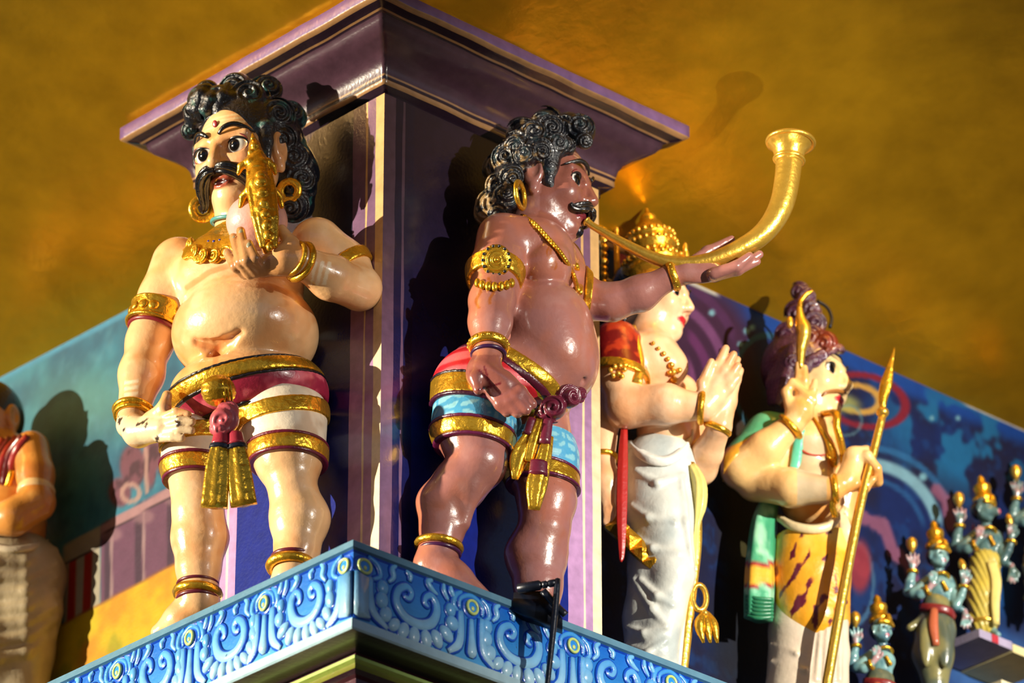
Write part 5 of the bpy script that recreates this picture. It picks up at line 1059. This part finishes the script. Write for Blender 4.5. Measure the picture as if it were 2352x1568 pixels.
rb = Solid(); rb.ell(P(15, 1330, 5), A((140, 120, 120))*s, None, 30*s); rb.chain([P(-40, 1420, -20), P(-20, 1520, -30), P(-30, 1640, -30), P(-30, 1750, -30)], A((110, 92, 80, 84))*s, 30*s); rb.chain([P(60, 1400, 20), P(50, 1500, 20), P(46, 1620, 20), P(44, 1740, 20)], A((86, 70, 62, 70))*s, 26*s)
for i in range(7):
    q = [hit(rb, a, b, -3*s) for a, b in ((-70, 1270+i*38), (-10, 1290+i*37), (60, 1288+i*35), (128, 1262+i*32))]; rr = (5, 8, 8, 3)
    for m_ in range(3): rb.cone(q[m_], q[m_+1], rr[m_]*s, rr[m_+1]*s, 16*s)
vf = skin(rb, .0046); part('robe', vf, MAT['painted_cloth'], st, mixc((184, 168, 138), (150, 134, 104), fbm(vf[0], 12)))
part('waist_fold', sweep([hit(rb, u, v, 3*s) for u, v in ((-30, 1250), (20, 1262), (70, 1258), (110, 1240))], A((8, 10, 10, 2))*s, n=14, flute=(5, .25)), MAT['painted_cloth'], st, (198, 182, 156))
for i in range(5):
    part('shawl_fold', sweep([hit(B.tags('chest', 'arm', 'neck'), u, v, 4*s) for u, v in ((64-i*14, 1000+i*2), (40-i*13, 1030+i*4), (26-i*13, 1070+i*4), (20-i*12, 1110+i*6))], A((8, 10, 10, 8))*s, A((6,)*4)*s, n=10, ref=(0, -1, 0)), MAT['painted_cloth'], st, ((140, 30, 26) if i % 2 == 0 else (96, 22, 24)))
part('shawl_border', sweep([hit(B.tags('chest', 'arm'), u, v, 6*s) for u, v in ((28, 1080), (18, 1110), (0, 1128), (-20, 1138))], A((7, 8, 8, 6))*s, A((5,)*4)*s, n=10, ref=(0, -1, 0)), MAT['gold_paint'], st)
part('ash_band', ring(P(83, 1130, -58), nrm((.1, .2, 1)), 41.5*s, 3*s, 12*s), MAT['painted_plain'], st, (206, 170, 120))

# ------------------------------------------------------------------ small blue four-armed figures on brackets against the right wall
SKY, PALM, YEL = (122, 164, 164), (182, 148, 148), (206, 178, 60)
def small_figure(hu, hv, label, kind, dark=0.0, yaw=38, far=True, yp=.10):
    y0 = float(pl(hu, hv+100, pp(0, yp), YP)[1]); f = Fig(y0, hu, hv); s = f.s; P = lambda du, dv, d=0: f.p(hu+du, hv+dv, d)
    st = empty('blue_figurine', P(0, 290, 0), label, 'figurine', 'small blue figures on the right wall')
    B = Solid()
    B.ell(P(4, 72, 0), A((27, 24, 26))*s, None, 8*s); B.ell(P(0, 102, 0), A((24, 22, 28))*s, None, 12*s); B.cone(P(2, 50, 0), P(0, 26, 0), 12*s, 12*s, 6*s)
    B.chain([P(-20, 56, 4), P(-52, 76, 0), P(-70, 82, -4)], A((14, 13, 12))*s, 5*s); B.chain([P(-70, 82, -4), P(-66, 60, -10), P(-60, 38, -14)], A((12, 11, 8))*s, 4*s)
    B.chain([P(-24, 58, -14), P(-44, 78, -22), P(-58, 86, -24)], A((14, 13, 12))*s, 5*s); B.chain([P(-58, 86, -24), P(-42, 88, -34), P(-24, 78, -42)], A((12, 11, 8))*s, 4*s)
    hands = []
    if far: B.chain([P(26, 58, 6), P(38, 100, 0), P(40, 116, -8)], A((13, 12, 10))*s, 5*s); B.chain([P(40, 116, -8), P(52, 92, -14), P(60, 70, -18)], A((10, 9, 7))*s, 4*s); hands.append((60, 56, -20)); B.chain([P(24, 72, 10), P(40, 118, 10), P(54, 124, 4)], A((12, 10, 8))*s, 4*s); hands.append((62, 140, 2))
    hd = Head(f, yaw, 2, (0, 0, 60), (hu+8, hv-4, -22), .235)
    if kind == 'boar':
        sculpt_head(B, hd, nose=1.0); B.cone(hd.w(0, -34, 80), hd.w(0, -50, 148), 52*hd.k, 38*hd.k, 8*s)
    else: sculpt_head(B, hd)
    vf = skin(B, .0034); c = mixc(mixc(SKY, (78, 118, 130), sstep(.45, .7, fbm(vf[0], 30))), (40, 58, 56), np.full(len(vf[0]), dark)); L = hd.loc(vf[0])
    c = mixc(c, (170, 70, 90), (blob(L[:, 0], L[:, 1], 0, -74, 26, 16, .2)*(L[:, 2] > 78)) if kind != 'boar' else sstep(165, 180, L[:, 2])*(np.abs(L[:, 1]) < 120)*(np.abs(L[:, 0]) < 60))
    part('body', vf, MAT['painted_skin'], st, c)
    for x in (-1, 1): part('eye', join(ball(hd.w(x*42, 2, 80), A((17, 11, 10))*hd.k, hd.M, 10, 6)), MAT['painted_plain'], st, (22, 26, 34))
    hair = ball(hd.w(0, 12, -40), A((98, 110, 96))*hd.k, hd.M, 16, 10); part('hair', hair, MAT['black_hair'], st)
    ax = nrm(P(-14, -72, 6)-P(-6, -18, 6)); kr = part('crown', lathe(A([(23, -6), (27, 2), (26, 9), (20, 11), (19, 28), (21, 31), (20, 40), (13, 44), (9, 50), (10, 55), (7, 62), (2, 68)])*s, P(-4, -20, 2), ax, 24), MAT['gold_paint'], st)
    part('diadem', sweep([hd.w(x_, 60-abs(x_)*.1, 60+30*math.cos(x_/60)) for x_ in (-95, -60, -20, 20, 60, 95)], A((5, 7, 9, 9, 7, 5))*s, n=8), MAT['gold_paint'], kr); part('plume', ball(hd.w(20, 95, 80), A((9, 7, 15))*s, None, 10, 8), MAT['gold_paint'], kr)
    def open_hand(wr, pc, d, up, sp=1.0):
        H = Solid(); H.cone(P(wr[0], wr[1], d), P(pc[0], pc[1], d-2), 6*s, 8*s, 3*s); H.ell(P(pc[0], pc[1], d-2), A((9, 5, 10))*s, None, 3*s)
        for du, l_ in ((-8, 15), (-3, 20), (3, 20), (8, 16)): H.chain([P(pc[0]+du*.8, pc[1]+6*up, d-3), P(pc[0]+du*1.1*sp, pc[1]+(6+l_*.6)*up, d-6), P(pc[0]+du*1.3*sp, pc[1]+(6+l_)*up, d-5)], A((3.6, 3.2, 2.6))*s, 1.5*s)
        H.chain([P(pc[0]+7, pc[1]-2*up, d-4), P(pc[0]+13, pc[1]+5*up, d-8), P(pc[0]+14, pc[1]+11*up, d-8)], A((4, 3.4, 2.6))*s, 2*s)
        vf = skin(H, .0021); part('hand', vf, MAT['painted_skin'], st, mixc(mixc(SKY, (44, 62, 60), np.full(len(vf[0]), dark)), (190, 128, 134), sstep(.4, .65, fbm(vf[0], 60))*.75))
    open_hand((-60, 36), (-60, 20), -16, -1, 1.3); open_hand((-24, 78), (-13, 62), -44, -1, .8)
    for q in hands: open_hand((q[0]-2, q[1]+(14 if q[1] < 100 else -14)), q[:2], q[2], -1 if q[1] < 100 else 1)
    bangle(st, 'bracelet', P(-60, 37, -14), (0, 0, 1), 10*s, 4*s, 5*s); bangle(st, 'bracelet', P(-25, 79, -42), (1, -.5, .3), 10*s, 4*s, 5*s)
    if far: bangle(st, 'bracelet', P(59, 72, -18), (.3, 0, 1), 9*s, 4*s)
    part('emblem', lathe(A([(3, 0), (6, 6), (11, 14), (13, 22), (12, 32), (7, 38), (2, 41)])*s, P(-61, -6, -20), (0, 0, 1), 16), MAT['gold_bright'], st)
    if far: part('emblem', lathe(A([(3, 0), (6, 5), (9, 14), (8, 24), (4, 30), (1, 33)])*s, P(58, 36, -20), (-.2, 0, 1), 14), MAT['gold_bright'], st)
    part('necklace', join(ring(P(6, 50, -8), (0, .4, 1), 17*s, 4*s, n=20, m=6), *[ball(P(10+i*3, 62+i*5, -26), 5*s, nu=8, nv=6) for i in range(4)]), MAT['gold_paint'], st)
    lw = Solid()
    if kind == 'boar' or kind == 'robe':
        lw.chain([P(-2, 122, 4), P(-6, 190, 4), P(-6, 262, 4)], A((36, 38, 32))*s, 8*s); vf = skin(lw, .0038, lambda d, Pq: d+.0022*np.sin(Pq[..., 0]*420+Pq[..., 2]*160)); part('robe', vf, MAT['painted_cloth'], st, mixc((206, 176, 60), (170, 160, 90), fbm(vf[0], 16)))
        part('sash', sweep([P(12, 118, -34), P(24, 160, -36), P(22, 210, -36), P(24, 262, -34)], A((12, 14, 12, 9))*s, A((6,)*4)*s, n=14, ref=(0, -1, 0), flute=(4, .2)), MAT['painted_cloth'], st, (226, 206, 120))
        part('robe_hem', ring(P(-6, 262, 4), (0, 0, 1), 33*s, 5*s), MAT['gold_bright'], st)
        for du in (-22, 14): part('foot', sweep([P(du, 266, 4), P(du+4, 278, -8), P(du+16, 286, -30)], A((9, 9, 6))*s, n=10), MAT['painted_skin'], st, SKY)
    else:
        lw.chain([P(-6, 118, 4), P(-8, 170, 4), P(-14, 230, 6), P(-8, 300, 10)], A((34, 46, 48, 30))*s, 10*s); lw.chain([P(-40, 150, -10), P(-66, 165, -20)], A((12, 9))*s, 6*s); lw.ell(P(-30, 200, -36), A((16, 12, 60))*s, None, 6*s); lw.ell(P(12, 200, -36), A((18, 12, 62))*s, None, 6*s)
        vf = skin(lw, .0038); part('animal_body', vf, MAT['painted_skin'], st, mixc((84, 92, 76), (128, 122, 76), sstep(.45, .65, fbm(vf[0], 14))), label='dark olive animal lower body')
        part('waist_sash', strapless := sweep([P(-40, 118, -20), P(-14, 120, -36), P(18, 126, -34), P(32, 142, -10)], A((10, 13, 13, 10))*s, n=16, flute=(5, .2)), MAT['painted_cloth'], st, (124, 34, 34)); part('sash_tail', sweep([P(-10, 122, -44), P(-12, 160, -50), P(-6, 206, -50)], A((9, 11, 8))*s, A((6,)*3)*s, n=12, ref=(0, -1, 0)), MAT['painted_cloth'], st, (178, 92, 60))
    return st
small_figure(2026, 1447, 'small blue crowned figure lowest of the row, beside the spear', 'fish', 0.0, far=False)
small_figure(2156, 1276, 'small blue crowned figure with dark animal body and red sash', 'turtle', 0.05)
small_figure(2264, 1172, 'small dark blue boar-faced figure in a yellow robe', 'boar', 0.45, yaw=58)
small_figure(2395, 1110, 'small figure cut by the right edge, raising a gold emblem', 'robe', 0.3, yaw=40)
part('leaf_ornament', lathe([(.001, -.024), (.008, -.014), (.012, -.002), (.009, .010), (.004, .019), (.001, .026)], pl(2236, 1222, pp(0, .16), YP), (0, 0, 1), 16, ex=(1, .6)), MAT['painted_plain'], None, (140, 40, 80)) and tag(bpy.data.objects['leaf_ornament'], 'crimson leaf-shaped ornament behind the boar-faced figure', 'ornament')
Mp = np.stack([XP, YP, A([0, 0, 1.0])], 1)
def bracket(u, v, w, label, cols, h=.024):
    c = pl(u, v, pp(0, .04), YP); b = empty('wall_bracket', c, label, 'bracket', 'stepped brackets on the right wall')
    part('slab', box(c+XP*w/2+YP*.095-A([0, 0, h/2]), (w/2, .095, h/2), Mp), MAT['painted_wall'], b, cols[0], False)
    for i in range(1, len(cols)): part('painted_stripe', box(c+XP*w*(.15+.32*i)-YP*.0005-A([0, 0, h/2]), (w*.10, .0012, h/2*.98), Mp), MAT['painted_plain'], b, cols[i], False)
bracket(2249, 1443, .13, 'pale wall bracket with a red stripe under the boar-faced figure', [(160, 150, 176), (176, 50, 60)])
bracket(2326, 1478, .16, 'cream wall bracket at the right edge beside the red-striped one', [(222, 206, 150)])
bracket(2110, 1590, .12, 'wall bracket under the dark animal-bodied blue figure', [(160, 150, 176), (176, 50, 60)])
bracket(1975, 1745, .12, 'wall bracket under the lowest blue figure', [(160, 150, 176)])
bracket(2300, 1560, .3, 'broad cream wall bracket at the lower right corner', [(230, 220, 180)])
